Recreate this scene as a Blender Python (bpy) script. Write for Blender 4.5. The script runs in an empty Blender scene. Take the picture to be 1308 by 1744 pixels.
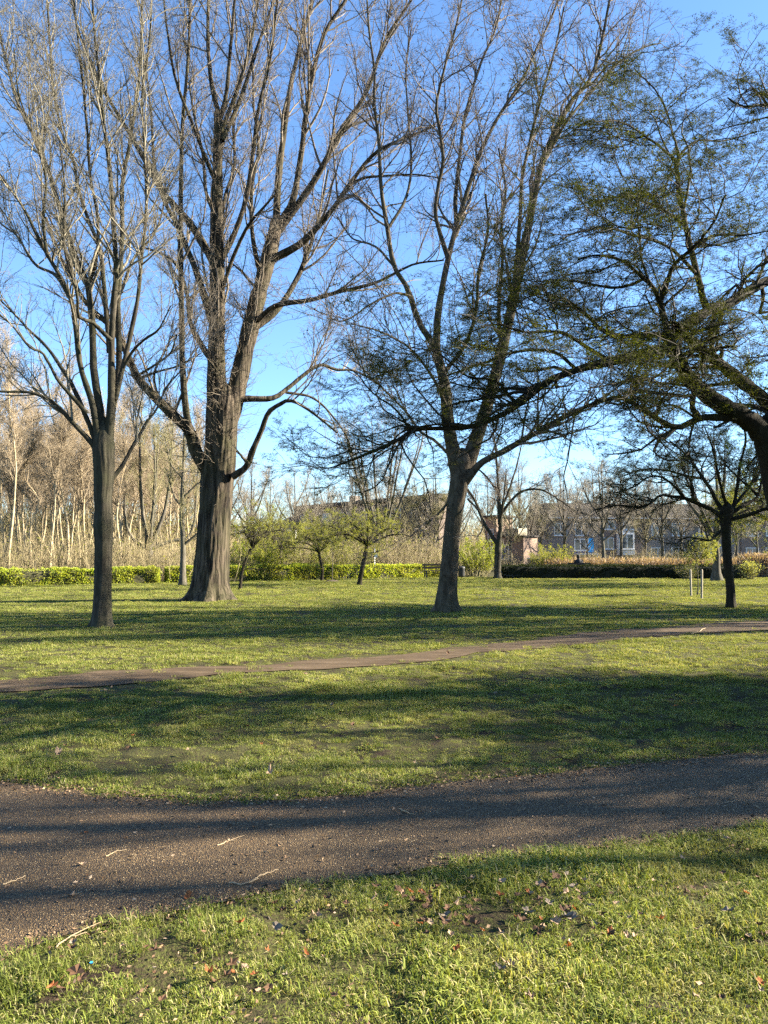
import bpy, math, random
import numpy as np
from mathutils import Vector

# ------------------------------------------------------------------ camera, sky, sun, exposure
SC = bpy.context.scene
COL = SC.collection
F, CX, CY, EYE = 1300.0, 654.0, 872.0, 1.6          # focal length in photo pixels, image centre, eye height
PITCH = math.atan(68.0 / F)
cam = bpy.data.cameras.new('camera'); camo = bpy.data.objects.new('camera', cam); COL.objects.link(camo)
cam.sensor_fit = 'HORIZONTAL'; cam.sensor_width = 36.0; cam.lens = 36.0 * F / 1308.0
cam.clip_start = 0.05; cam.clip_end = 6000
camo.location = (0, 0, EYE); camo.rotation_euler = (math.pi / 2 + PITCH, 0, 0)
SC.camera = camo

SUN_EL, SUN_BACK = math.radians(25), math.radians(6)
world = bpy.data.worlds.new('World'); SC.world = world; world.use_nodes = True
wn = world.node_tree.nodes
sky = wn.new('ShaderNodeTexSky'); sky.sky_type = 'NISHITA'; sky.sun_disc = False
sky.sun_elevation = SUN_EL; sky.sun_rotation = math.pi / 2 - SUN_BACK
sky.altitude = 0; sky.air_density = 1.05; sky.dust_density = 0.1; sky.ozone_density = 6.0
world.node_tree.links.new(sky.outputs[0], wn['Background'].inputs[0])
wn['Background'].inputs[1].default_value = 0.057
sl = bpy.data.lights.new('sun', 'SUN'); sl.energy = 5.0; sl.angle = math.radians(0.53); sl.color = (1.0, 0.90, 0.74)
so = bpy.data.objects.new('sun', sl); COL.objects.link(so)
SV = Vector((math.cos(SUN_EL) * math.cos(SUN_BACK), math.cos(SUN_EL) * math.sin(SUN_BACK), math.sin(SUN_EL)))
so.rotation_euler = SV.to_track_quat('Z', 'Y').to_euler(); so.location = (60, 15, 40)
vs = SC.view_settings
vs.view_transform = 'Standard'; vs.look = 'None'; vs.exposure = 2.68; vs.gamma = 1.0; vs.use_curve_mapping = False
SC.cycles.use_denoising = False; SC.cycles.use_adaptive_sampling = True; SC.cycles.adaptive_threshold = 0.02
SC.cycles.max_bounces = 4; SC.cycles.diffuse_bounces = 2; SC.cycles.transmission_bounces = 2
SC.cycles.glossy_bounces = 2; SC.cycles.transparent_max_bounces = 6
SC.cycles.caustics_reflective = False; SC.cycles.caustics_refractive = False

# ------------------------------------------------------------------ helpers
RNG = np.random.default_rng(7)
random.seed(7)
cp_, sp_ = math.cos(PITCH), math.sin(PITCH)

def P(x, y, d):
    """the place at depth d (metres in front of the camera) seen at photo pixel x, y"""
    a, b = (x - CX) / F, (CY - y) / F
    dy, dz = cp_ - b * sp_, sp_ + b * cp_
    t = d / dy
    return np.array((a * t, d, EYE + dz * t))

def G(x, y):
    """the place on the ground seen at photo pixel x, y"""
    a, b = (x - CX) / F, (CY - y) / F
    dy, dz = cp_ - b * sp_, sp_ + b * cp_
    t = -EYE / dz
    return np.array((a * t, dy * t, 0.0))

def _hash(ix, iy, iz):
    h = (ix * 374761393 + iy * 668265263 + iz * 2147483647 + 1013904223) & 0xffffffff
    h = ((h ^ (h >> 13)) * 1274126177) & 0xffffffff
    return ((h ^ (h >> 16)) & 0xffff) / 65535.0

def vnoise(x, y, z=0.0):
    x, y, z = np.broadcast_arrays(np.asarray(x, float), np.asarray(y, float), np.asarray(z, float))
    ix, iy, iz = np.floor(x).astype(np.int64), np.floor(y).astype(np.int64), np.floor(z).astype(np.int64)
    fx, fy, fz = x - ix, y - iy, z - iz
    fx, fy, fz = fx * fx * (3 - 2 * fx), fy * fy * (3 - 2 * fy), fz * fz * (3 - 2 * fz)
    r = 0
    for a in (0, 1):
        for b in (0, 1):
            for c in (0, 1):
                w = (fx if a else 1 - fx) * (fy if b else 1 - fy) * (fz if c else 1 - fz)
                r = r + w * _hash(ix + a, iy + b, iz + c)
    return r

def gh0(x, y):
    """height of the ground"""
    x = np.asarray(x, float); y = np.asarray(y, float)
    return 0.030 * (vnoise(x * 0.45, y * 0.45, 3.3) - 0.5) + 0.10 * (vnoise(x * 0.09, y * 0.09, 8.1) - 0.5) * np.clip((y - 6) / 10, 0, 1)

def build(name, V, faces, material, parent=None, smooth=True):
    """faces: list of (n,k) integer arrays"""
    me = bpy.data.meshes.new(name)
    V = np.ascontiguousarray(V, np.float32)
    fl = [np.asarray(f, np.int32) for f in faces if len(f)]
    loops = np.concatenate([f.ravel() for f in fl])
    sizes = np.concatenate([np.full(len(f), f.shape[1], np.int32) for f in fl])
    starts = np.concatenate([[0], np.cumsum(sizes)[:-1]]).astype(np.int32)
    me.vertices.add(len(V)); me.vertices.foreach_set('co', V.ravel())
    me.loops.add(len(loops)); me.loops.foreach_set('vertex_index', loops)
    me.polygons.add(len(sizes)); me.polygons.foreach_set('loop_start', starts)
    me.polygons.foreach_set('use_smooth', np.full(len(sizes), smooth, bool))
    me.update(calc_edges=True)
    if material is not None: me.materials.append(material)
    o = bpy.data.objects.new(name, me); COL.objects.link(o)
    if parent is not None: o.parent = parent
    return o

class Acc:
    def __init__(s): s.V = []; s.Q = []; s.T = []; s.n = 0
    def add(s, V, Q=None, T=None):
        V = np.asarray(V, float).reshape(-1, 3)
        if Q is not None and len(Q): s.Q.append(np.asarray(Q) + s.n)
        if T is not None and len(T): s.T.append(np.asarray(T) + s.n)
        s.V.append(V); s.n += len(V)
    def box(s, lo, hi, M=None):
        x0, y0, z0 = lo; x1, y1, z1 = hi
        V = np.array([(x0,y0,z0),(x1,y0,z0),(x1,y1,z0),(x0,y1,z0),(x0,y0,z1),(x1,y0,z1),(x1,y1,z1),(x0,y1,z1)], float)
        if M is not None: V = M(V)
        s.add(V, [(0,3,2,1),(4,5,6,7),(0,1,5,4),(1,2,6,5),(2,3,7,6),(3,0,4,7)])
    def obj(s, name, m, parent=None, smooth=True, origin=None):
        V = np.concatenate(s.V)
        if origin is not None: V = V - np.asarray(origin)
        f = []
        if s.Q: f.append(np.concatenate(s.Q))
        if s.T: f.append(np.concatenate(s.T))
        return build(name, V, f, m, parent, smooth)

def tag(o, label=None, cat=None, group=None, kind=None):
    if label: o['label'] = label
    if cat: o['category'] = cat
    if group: o['group'] = group
    if kind: o['kind'] = kind
    return o

def empty(name, loc, rz=0.0, scale=1.0):
    o = bpy.data.objects.new(name, None); COL.objects.link(o); o.location = loc
    o.rotation_euler = (0, 0, rz); o.scale = (scale,) * 3; o.empty_display_size = 0.2
    return o

def copy_tree(o, parent=None, skip=()):
    c = o.copy(); COL.objects.link(c); c.parent = parent
    for ch in o.children:
        if ch.name.split('.')[0] not in skip: copy_tree(ch, c)
    return c

def tubes(Pn, R, k):
    """Pn (N,m,3) polylines, R (N,m) radii -> verts, quads"""
    N, m, _ = Pn.shape
    T = np.empty_like(Pn)
    T[:, 1:-1] = Pn[:, 2:] - Pn[:, :-2]; T[:, 0] = Pn[:, 1] - Pn[:, 0]; T[:, -1] = Pn[:, -1] - Pn[:, -2]
    T /= np.linalg.norm(T, axis=2, keepdims=True) + 1e-12
    mean = np.abs(Pn[:, -1] - Pn[:, 0])
    ref = np.zeros((N, 3)); ref[np.arange(N), np.argmin(mean, axis=1)] = 1
    U = np.cross(T, ref[:, None, :]); U /= np.linalg.norm(U, axis=2, keepdims=True) + 1e-12
    W = np.cross(T, U)
    a = np.arange(k) * 2 * np.pi / k
    V = Pn[:, :, None, :] + R[:, :, None, None] * (np.cos(a)[None, None, :, None] * U[:, :, None, :] + np.sin(a)[None, None, :, None] * W[:, :, None, :])
    idx = np.arange(N * m * k).reshape(N, m, k)
    nx = np.roll(idx, -1, axis=2)
    Q = np.stack([idx[:, :-1], nx[:, :-1], nx[:, 1:], idx[:, 1:]], axis=-1).reshape(-1, 4)
    return V.reshape(-1, 3), Q

def resample(pts, m):
    pts = np.asarray(pts, float)
    if len(pts) > 2:   # Catmull-Rom
        q = np.vstack([2 * pts[0] - pts[1], pts, 2 * pts[-1] - pts[-2]])
        out = []
        for i in range(1, len(q) - 2):
            t = np.linspace(0, 1, 12, endpoint=False)[:, None]
            a, b, c, d = q[i - 1], q[i], q[i + 1], q[i + 2]
            out.append(0.5 * (2 * b + (c - a) * t + (2 * a - 5 * b + 4 * c - d) * t ** 2 + (3 * b - a - 3 * c + d) * t ** 3))
        pts = np.vstack(out + [pts[-1:]])
    s = np.concatenate([[0], np.cumsum(np.linalg.norm(np.diff(pts[:, :3], axis=0), axis=1))])
    u = np.linspace(0, s[-1], m)
    return np.stack([np.interp(u, s, pts[:, k]) for k in range(pts.shape[1])], axis=1)

def unit(v): return v / (np.linalg.norm(v, axis=-1, keepdims=True) + 1e-12)

def grow(rng, PP, RR, n, length, ang=(25, 55), up=0.15, noise=0.25, seg=4, rr=(0.6, 0.002), tmin=0.15, tip=0.0025, shrink=0.5, flat=0.0, maxlen=None, rmax=None, outbias=None):
    """children on parent polylines; returns (n,seg+1,3),(n,seg+1)"""
    N, m, _ = PP.shape
    L = np.linalg.norm(np.diff(PP, axis=1), axis=2).sum(1)
    pr = L / L.sum()
    pi = rng.choice(N, n, p=pr)
    t = tmin + (0.995 - tmin) * rng.random(n) ** 0.9
    f = t * (m - 1); i0 = np.minimum(f.astype(int), m - 2); fr = (f - i0)[:, None]
    p0 = PP[pi, i0] * (1 - fr) + PP[pi, i0 + 1] * fr
    T = unit(PP[pi, i0 + 1] - PP[pi, i0])
    r0 = RR[pi, i0] * (1 - fr[:, 0]) + RR[pi, i0 + 1] * fr[:, 0]
    rv = rng.normal(size=(n, 3)); perp = unit(rv - (rv * T).sum(1, keepdims=True) * T)
    th = np.radians(rng.uniform(ang[0], ang[1], n))[:, None]
    d = np.cos(th) * T + np.sin(th) * perp
    if outbias is not None: d = d + outbias(p0) * 0.5
    if flat: d[:, 2] *= (1 - flat)
    d = unit(d + np.array((0, 0, up)))
    ln = length[0] + (length[1] - length[0]) * rng.random(n) ** 1.3
    ln = ln * (1 - shrink * t)
    ln = np.minimum(ln, L[pi] * 0.9)
    ra = np.clip(np.minimum(r0 * rr[0], ln * 0.016 + 0.002), rr[1], rmax or 9)
    pts = [p0]
    p = p0
    for s in range(seg):
        d = d + rng.normal(size=(n, 3)) * noise + np.array((0, 0, up * 0.55))
        if flat: d[:, 2] *= (1 - 0.3 * flat)
        d = unit(d)
        p = p + d * (ln / seg)[:, None]
        pts.append(p)
    PPc = np.stack(pts, axis=1)
    w = np.linspace(0, 1, seg + 1)[None, :]
    Rc = ra[:, None] * (1 - w) ** 0.8 + np.minimum(tip, ra)[:, None] * w
    return PPc, Rc

def leaf_quads(rng, c, d, size, aspect=0.55):
    """leaf-shaped quads at points c along directions d"""
    n = len(c)
    d = unit(d); rv = rng.normal(size=(n, 3)); s = unit(np.cross(d, rv)); nn = np.cross(d, s)
    sz = size * (0.6 + 0.8 * rng.random(n))[:, None]
    v0 = c; v1 = c + d * sz * 0.5 + s * sz * aspect * 0.5 + nn * sz * 0.08
    v2 = c + d * sz; v3 = c + d * sz * 0.5 - s * sz * aspect * 0.5 + nn * sz * 0.08
    V = np.stack([v0, v1, v2, v3], axis=1).reshape(-1, 3)
    return V, np.arange(n * 4).reshape(n, 4)

def twig_leaves(rng, PP, per, size, spread=0.03):
    N, m, _ = PP.shape
    pi = np.repeat(np.arange(N), per); n = len(pi)
    f = (0.1 + 0.9 * rng.random(n)) * (m - 1); i0 = np.minimum(f.astype(int), m - 2); fr = (f - i0)[:, None]
    p = PP[pi, i0] * (1 - fr) + PP[pi, i0 + 1] * fr + rng.normal(size=(n, 3)) * spread
    d = unit(PP[pi, i0 + 1] - PP[pi, i0]) * 0.5 + rng.normal(size=(n, 3)) * 0.6 + np.array((0, 0, 0.3))
    return leaf_quads(rng, p, d, size)

# ------------------------------------------------------------------ materials
def newmat(name):
    m = bpy.data.materials.new(name); m.use_nodes = True
    nt = m.node_tree; nt.nodes.clear()
    out = nt.nodes.new('ShaderNodeOutputMaterial')
    return m, nt, out

def node(nt, t, **kw):
    n = nt.nodes.new(t)
    for k, v in kw.items():
        if k.startswith('i_'): n.inputs[int(k[2:]) if k[2:].isdigit() else k[2:]].default_value = v
        else: setattr(n, k, v)
    return n

def ramp(nt, fac, stops):
    r = nt.nodes.new('ShaderNodeValToRGB'); e = r.color_ramp.elements
    e[0].position, e[0].color = stops[0][0], (*stops[0][1], 1)
    e[1].position, e[1].color = stops[-1][0], (*stops[-1][1], 1)
    for p_, c in stops[1:-1]:
        x = e.new(p_); x.color = (*c, 1)
    nt.links.new(fac, r.inputs[0]); return r.outputs[0]

def mixc(nt, fac, a, b, mode='MIX'):
    n = nt.nodes.new('ShaderNodeMix'); n.data_type = 'RGBA'; n.blend_type = mode
    for s, v in ((n.inputs[0], fac), (n.inputs[6], a), (n.inputs[7], b)):
        if hasattr(v, 'links'): nt.links.new(v, s)
        elif isinstance(v, (int, float)): s.default_value = v
        else: s.default_value = (*v, 1)
    return n.outputs[2]

def coords(nt, world_space=False, scale=(1, 1, 1)):
    if world_space: src = nt.nodes.new('ShaderNodeNewGeometry').outputs['Position']
    else: src = nt.nodes.new('ShaderNodeTexCoord').outputs['Object']
    mp = nt.nodes.new('ShaderNodeMapping'); mp.inputs['Scale'].default_value = scale
    nt.links.new(src, mp.inputs[0]); return mp.outputs[0]

def noise(nt, co, scale, detail=4, rough=0.6, dist=0.0):
    n = node(nt, 'ShaderNodeTexNoise'); n.inputs['Scale'].default_value = scale; n.inputs['Detail'].default_value = detail
    n.inputs['Roughness'].default_value = rough; n.inputs['Distortion'].default_value = dist
    nt.links.new(co, n.inputs['Vector']); return n.outputs['Fac']

def principled(nt, out, col, rough=0.85, bump=None, bstr=0.5, bdist=0.02, spec=0.3, metal=0.0):
    b = nt.nodes.new('ShaderNodeBsdfPrincipled')
    if hasattr(col, 'links'): nt.links.new(col, b.inputs['Base Color'])
    else: b.inputs['Base Color'].default_value = (*col, 1)
    b.inputs['Roughness'].default_value = rough; b.inputs['Metallic'].default_value = metal
    b.inputs['Specular IOR Level'].default_value = spec
    if bump is not None:
        bp = nt.nodes.new('ShaderNodeBump'); bp.inputs['Strength'].default_value = bstr; bp.inputs['Distance'].default_value = bdist
        nt.links.new(bump, bp.inputs['Height']); nt.links.new(bp.outputs[0], b.inputs['Normal'])
    nt.links.new(b.outputs[0], out.inputs[0]); return b

def bark_mat(name, dark, mid, light, moss=None, fis=14.0, stretch=0.13, bstr=0.9, bdist=0.03, st=(0.30, 0.5, 0.72), dist=0.6):
    m, nt, out = newmat(name)
    co = coords(nt, False, (1, 1, stretch)); co2 = coords(nt, False)
    a = noise(nt, co, fis, 5, 0.65, dist); b = noise(nt, co2, 3.0, 4, 0.6)
    c = ramp(nt, a, [(st[0], dark), (st[1], mid), (st[2], light)])
    bf = nt.nodes.new('ShaderNodeMath'); bf.operation = 'MULTIPLY'; bf.inputs[1].default_value = 0.45; nt.links.new(b, bf.inputs[0])
    c2 = mixc(nt, bf.outputs[0], c, mid)
    if moss is not None:
        k = noise(nt, co2, 1.1, 5, 0.7); f = ramp(nt, k, [(0.42, (0, 0, 0)), (0.68, (0.8, 0.8, 0.8))])
        c2 = mixc(nt, f, c2, moss)
    principled(nt, out, c2, 0.92, a, bstr, bdist, 0.15)
    return m

def twig_mat(name, c1, c2):
    m, nt, out = newmat(name)
    g = nt.nodes.new('ShaderNodeNewGeometry')
    c = ramp(nt, g.outputs['Random Per Island'], [(0.0, c1), (1.0, c2)])
    principled(nt, out, c, 0.8, spec=0.25); return m

def leaf_mat(name, stops, trans=0.45, rough=0.75, patch=None, pscale=0.5, dry=None):
    """thin leaf: diffuse reflection plus light through the blade; colour differs leaf by leaf"""
    m, nt, out = newmat(name)
    g = nt.nodes.new('ShaderNodeNewGeometry')
    c = ramp(nt, g.outputs['Random Per Island'], stops)
    if patch is not None:
        k = noise(nt, g.outputs['Position'], pscale, 3, 0.6)
        f = ramp(nt, k, [(0.38, (0, 0, 0)), (0.66, (1, 1, 1))])
        c = mixc(nt, f, c, mixc(nt, 0.6, c, patch))
    if dry is not None:
        k2 = noise(nt, g.outputs['Position'], 1.9, 4, 0.7)
        c = mixc(nt, ramp(nt, k2, [(0.52, (0, 0, 0)), (0.72, (0.55, 0.55, 0.55))]), c, dry)
    b = nt.nodes.new('ShaderNodeBsdfPrincipled'); b.inputs['Roughness'].default_value = rough; b.inputs['Specular IOR Level'].default_value = 0.12
    nt.links.new(c, b.inputs['Base Color'])
    t = nt.nodes.new('ShaderNodeBsdfTranslucent'); nt.links.new(mixc(nt, 1.0, c, (1.25, 1.15, 0.5), 'MULTIPLY'), t.inputs['Color'])
    x = nt.nodes.new('ShaderNodeMixShader'); x.inputs[0].default_value = trans
    nt.links.new(b.outputs[0], x.inputs[1]); nt.links.new(t.outputs[0], x.inputs[2]); nt.links.new(x.outputs[0], out.inputs[0])
    return m

def plain(name, c1, c2=None, scale=6.0, rough=0.8, bstr=0.25, spec=0.3, metal=0.0, world_space=False):
    m, nt, out = newmat(name)
    a = noise(nt, coords(nt, world_space), scale, 5, 0.65)
    c = ramp(nt, a, [(0.3, c1), (0.7, c2 or tuple(v * 0.75 for v in c1))])
    principled(nt, out, c, rough, a, bstr, 0.01, spec, metal); return m

def brick_mat(name, c1, c2, mortar):
    m, nt, out = newmat(name)
    br = nt.nodes.new('ShaderNodeTexBrick'); br.inputs['Scale'].default_value = 1.0
    br.inputs['Brick Width'].default_value = 0.21; br.inputs['Row Height'].default_value = 0.065; br.inputs['Mortar Size'].default_value = 0.008
    br.inputs['Color1'].default_value = (*c1, 1); br.inputs['Color2'].default_value = (*c2, 1); br.inputs['Mortar'].default_value = (*mortar, 1)
    tc = nt.nodes.new('ShaderNodeTexCoord'); mp = nt.nodes.new('ShaderNodeMapping'); mp.inputs['Rotation'].default_value = (math.pi / 2, 0, 0)
    nt.links.new(tc.outputs['Object'], mp.inputs[0]); nt.links.new(mp.outputs[0], br.inputs[0])
    st = noise(nt, tc.outputs['Object'], 0.5, 4, 0.6)
    c = mixc(nt, 0.35, br.outputs['Color'], ramp(nt, st, [(0.3, c1), (0.7, c2)]))
    principled(nt, out, c, 0.9); return m

M = {}
M['bark_big'] = bark_mat('bark_fissured', (0.006, 0.005, 0.004), (0.045, 0.035, 0.025), (0.105, 0.083, 0.058), (0.045, 0.043, 0.020), 8, 0.07, 1.0, 0.08, (0.43, 0.49, 0.58), 0.8)
M['bark_left'] = bark_mat('bark_dark_smooth', (0.0188, 0.0158, 0.0112), (0.0375, 0.0319, 0.0225), (0.075, 0.0638, 0.0469), (0.0375, 0.0394, 0.0188), 12, 0.2, 0.7, 0.02, (0.36, 0.48, 0.66), 1.0)
M['bark_plane'] = bark_mat('bark_plane', (0.0225, 0.0169, 0.0112), (0.06, 0.0469, 0.0319), (0.112, 0.0938, 0.0675), (0.0562, 0.0525, 0.03), 9, 0.45, 0.8, 0.02, (0.36, 0.48, 0.66), 1.0)
M['bark_haw'] = bark_mat('bark_hawthorn', (0.0105, 0.0084, 0.006), (0.0225, 0.018, 0.012), (0.042, 0.0345, 0.0225), (0.0225, 0.024, 0.009), 18, 0.3, 0.9, 0.02)
M['bark_birch'] = bark_mat('bark_pale', (0.136, 0.104, 0.0612), (0.306, 0.248, 0.151), (0.442, 0.368, 0.238), None, 5, 1.0, 0.3, 0.01)
M['bark_grey'] = bark_mat('bark_grey', (0.04, 0.035, 0.0275), (0.085, 0.075, 0.0575), (0.15, 0.13, 0.1), (0.07, 0.07, 0.04), 10, 0.3, 0.6, 0.02, (0.36, 0.48, 0.66), 1.0)
M['twig_big'] = twig_mat('twigs_grey_tan', (0.0825, 0.066, 0.0468), (0.198, 0.165, 0.121))
M['twig_left'] = twig_mat('twigs_olive_grey', (0.077, 0.066, 0.044), (0.209, 0.187, 0.132))
M['twig_plane'] = twig_mat('twigs_plane', (0.0715, 0.055, 0.0413), (0.165, 0.138, 0.105))
M['twig_haw'] = twig_mat('twigs_dark', (0.0225, 0.0189, 0.0126), (0.054, 0.045, 0.027))
M['twig_birch'] = twig_mat('twigs_pink_brown', (0.191, 0.144, 0.09), (0.365, 0.297, 0.198))
M['twig_olive'] = twig_mat('twigs_olive', (0.138, 0.124, 0.0552), (0.248, 0.221, 0.11))
M['twig_pale'] = twig_mat('twigs_pale_grey', (0.158, 0.137, 0.101), (0.302, 0.266, 0.202))
M['leaf_haw'] = leaf_mat('leaves_hawthorn', [(0.0, (0.018, 0.027, 0.004)), (0.6, (0.040, 0.054, 0.008)), (1.0, (0.115, 0.125, 0.020))], 0.36)
M['leaf_spring'] = leaf_mat('leaves_spring', [(0.0, (0.128, 0.153, 0.0255)), (0.6, (0.218, 0.243, 0.0382)), (1.0, (0.332, 0.32, 0.0638))], 0.5)
M['leaf_forsythia'] = leaf_mat('leaves_yellow_green', [(0.0, (0.135, 0.18, 0.0225)), (1.0, (0.315, 0.348, 0.0394))], 0.5)
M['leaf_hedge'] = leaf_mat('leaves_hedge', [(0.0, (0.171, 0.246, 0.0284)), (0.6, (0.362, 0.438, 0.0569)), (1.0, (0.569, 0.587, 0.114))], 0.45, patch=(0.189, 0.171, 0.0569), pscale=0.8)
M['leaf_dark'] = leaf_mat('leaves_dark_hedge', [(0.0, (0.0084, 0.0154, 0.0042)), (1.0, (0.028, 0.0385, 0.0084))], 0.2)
M['leaf_ivy'] = leaf_mat('leaves_pale', [(0.0, (0.15, 0.18, 0.0375)), (1.0, (0.495, 0.495, 0.15))], 0.4)
M['blade'] = leaf_mat('grass_blades', [(0.0, (0.095, 0.13, 0.022)), (0.5, (0.215, 0.255, 0.046)), (0.82, (0.34, 0.365, 0.085)), (0.88, (0.44, 0.37, 0.18)), (1.0, (0.52, 0.45, 0.26))], 0.34, 0.7, patch=(0.055, 0.078, 0.016), pscale=0.8, dry=(0.36, 0.31, 0.12))
M['reed'] = leaf_mat('reed_straw', [(0.0, (0.20, 0.14, 0.095)), (1.0, (0.42, 0.32, 0.23))], 0.3)
M['brush'] = twig_mat('brushwood', (0.13, 0.101, 0.0504), (0.292, 0.244, 0.134))
M['leaf_litter'] = [
    (leaf_mat('fallen_orange', [(0, (0.17, 0.055, 0.02)), (1, (0.30, 0.11, 0.04))], 0.2), 'rusty orange'),
    (plain('fallen_brown', (0.105, 0.052, 0.022), (0.05, 0.026, 0.012), 60), 'dark brown'),
    (plain('fallen_tan', (0.30, 0.205, 0.125), (0.19, 0.125, 0.075), 60), 'pale tan'),
    (plain('fallen_grey', (0.19, 0.15, 0.11), (0.11, 0.085, 0.06), 60), 'dull grey')]
M['stick'] = plain('dry_stick', (0.38, 0.29, 0.17), (0.24, 0.17, 0.10), 30)
M['wood_grey'] = plain('weathered_wood', (0.34, 0.30, 0.22), (0.20, 0.17, 0.12), 18)
M['dark_metal'] = plain('dark_metal', (0.025, 0.027, 0.028), (0.04, 0.04, 0.04), 20, 0.5)
M['dark_wood'] = plain('dark_wood', (0.05, 0.038, 0.028), (0.03, 0.024, 0.018), 14)
M['white_paint'] = plain('white_paint', (0.655, 0.655, 0.638), (0.554, 0.554, 0.538), 3, 0.5)
M['cream'] = plain('cream_render', (0.34, 0.30, 0.22), (0.28, 0.25, 0.18), 3)
M['blue_paint'] = plain('blue_paint', (0.05, 0.36, 0.72), (0.04, 0.30, 0.62), 3, 0.5)
M['dark_blue'] = plain('dark_blue_paint', (0.035, 0.06, 0.18), (0.03, 0.05, 0.14), 3, 0.5)
M['brick_dark'] = brick_mat('brick_dark', (0.20, 0.145, 0.115), (0.16, 0.115, 0.095), (0.22, 0.20, 0.17))
M['brick_pink'] = brick_mat('brick_pink', (0.27, 0.185, 0.135), (0.22, 0.145, 0.105), (0.28, 0.24, 0.20))
M['brick_brown'] = brick_mat('brick_brown', (0.23, 0.19, 0.16), (0.18, 0.15, 0.13), (0.25, 0.23, 0.21))
M['roof_dark'] = plain('roof_tiles', (0.0413, 0.033, 0.0286), (0.0275, 0.0231, 0.022), 2.0)
M['fascia'] = plain('dark_fascia', (0.06, 0.05, 0.045), (0.045, 0.04, 0.036), 4)
gm, gnt, gout = newmat('window_glass')
principled(gnt, gout, (0.06, 0.075, 0.09), 0.06, spec=0.7); M['glass'] = gm
M['cloth_dark'] = plain('dark_cloth', (0.012, 0.013, 0.016), (0.02, 0.02, 0.022), 30)
M['skin'] = plain('skin', (0.55, 0.34, 0.25), (0.5, 0.3, 0.22), 20, 0.6)
M['hair'] = plain('dark_hair', (0.015, 0.012, 0.01), (0.025, 0.02, 0.015), 60)
M['seed'] = plain('seed_ball', (0.07, 0.045, 0.03), (0.045, 0.03, 0.02), 40)

# ground materials ------------------------------------------------
def lawn_mat():
    """thatch and soil under the blades"""
    m, nt, out = newmat('lawn_turf')
    g = nt.nodes.new('ShaderNodeNewGeometry').outputs['Position']
    big = noise(nt, g, 0.35, 5, 0.65); mid = noise(nt, g, 3.2, 5, 0.7); fine = noise(nt, g, 55, 3, 0.7)
    c = ramp(nt, mid, [(0.28, (0.035, 0.034, 0.012)), (0.5, (0.06, 0.065, 0.018)), (0.72, (0.10, 0.10, 0.03))])
    soil = ramp(nt, fine, [(0.3, (0.012, 0.008, 0.006)), (0.7, (0.048, 0.033, 0.022))])
    c = mixc(nt, ramp(nt, fine, [(0.4, (0, 0, 0)), (0.6, (0.8, 0.8, 0.8))]), c, soil)
    c = mixc(nt, ramp(nt, mid, [(0.36, (1, 1, 1)), (0.46, (0, 0, 0))]), c, soil)
    principled(nt, out, c, 0.95, fine, 0.8, 0.02, 0.1); return m
M['lawn'] = lawn_mat()

def asphalt_mat():
    m, nt, out = newmat('asphalt_gritty')
    g = nt.nodes.new('ShaderNodeNewGeometry').outputs['Position']
    v = nt.nodes.new('ShaderNodeTexVoronoi'); v.inputs['Scale'].default_value = 125; nt.links.new(g, v.inputs['Vector'])
    sep = nt.nodes.new('ShaderNodeSeparateColor'); nt.links.new(v.outputs['Color'], sep.inputs[0])
    stone = ramp(nt, sep.outputs[0], [(0.0, (0.050, 0.029, 0.009)), (0.5, (0.115, 0.069, 0.023)), (0.82, (0.19, 0.119, 0.045)), (0.94, (0.36, 0.25, 0.115)), (1.0, (0.52, 0.38, 0.20))])
    gap = ramp(nt, v.outputs['Distance'], [(0.30, (0, 0, 0)), (0.55, (1, 1, 1))])
    c = mixc(nt, gap, stone, (0.034, 0.022, 0.011))
    st = noise(nt, g, 1.3, 6, 0.7)
    c = mixc(nt, ramp(nt, st, [(0.42, (0, 0, 0)), (0.7, (0.6, 0.6, 0.6))]), c, (0.07, 0.043, 0.017))
    hb = nt.nodes.new('ShaderNodeMath'); hb.operation = 'SUBTRACT'; hb.inputs[0].default_value = 1.0; nt.links.new(v.outputs['Distance'], hb.inputs[1])
    principled(nt, out, c, 0.8, hb.outputs[0], 1.0, 0.006, 0.35); return m
M['asphalt'] = asphalt_mat()

def dirt_mat():
    m, nt, out = newmat('trodden_earth')
    g = nt.nodes.new('ShaderNodeNewGeometry').outputs['Position']
    mp = nt.nodes.new('ShaderNodeMapping'); mp.inputs['Scale'].default_value = (0.35, 2.6, 1); mp.inputs['Rotation'].default_value = (0, 0, 0.42); nt.links.new(g, mp.inputs[0])
    a = noise(nt, mp.outputs[0], 2.2, 6, 0.75); b = noise(nt, g, 40, 4, 0.7)
    c = ramp(nt, a, [(0.3, (0.034, 0.023, 0.012)), (0.5, (0.078, 0.055, 0.032)), (0.7, (0.14, 0.102, 0.064))])
    c = mixc(nt, ramp(nt, b, [(0.3, (0.5, 0.5, 0.5)), (0.6, (0, 0, 0))]), c, (0.06, 0.042, 0.03))
    principled(nt, out, c, 0.95, a, 0.8, 0.04, 0.1); return m
M['dirt'] = dirt_mat()
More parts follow.
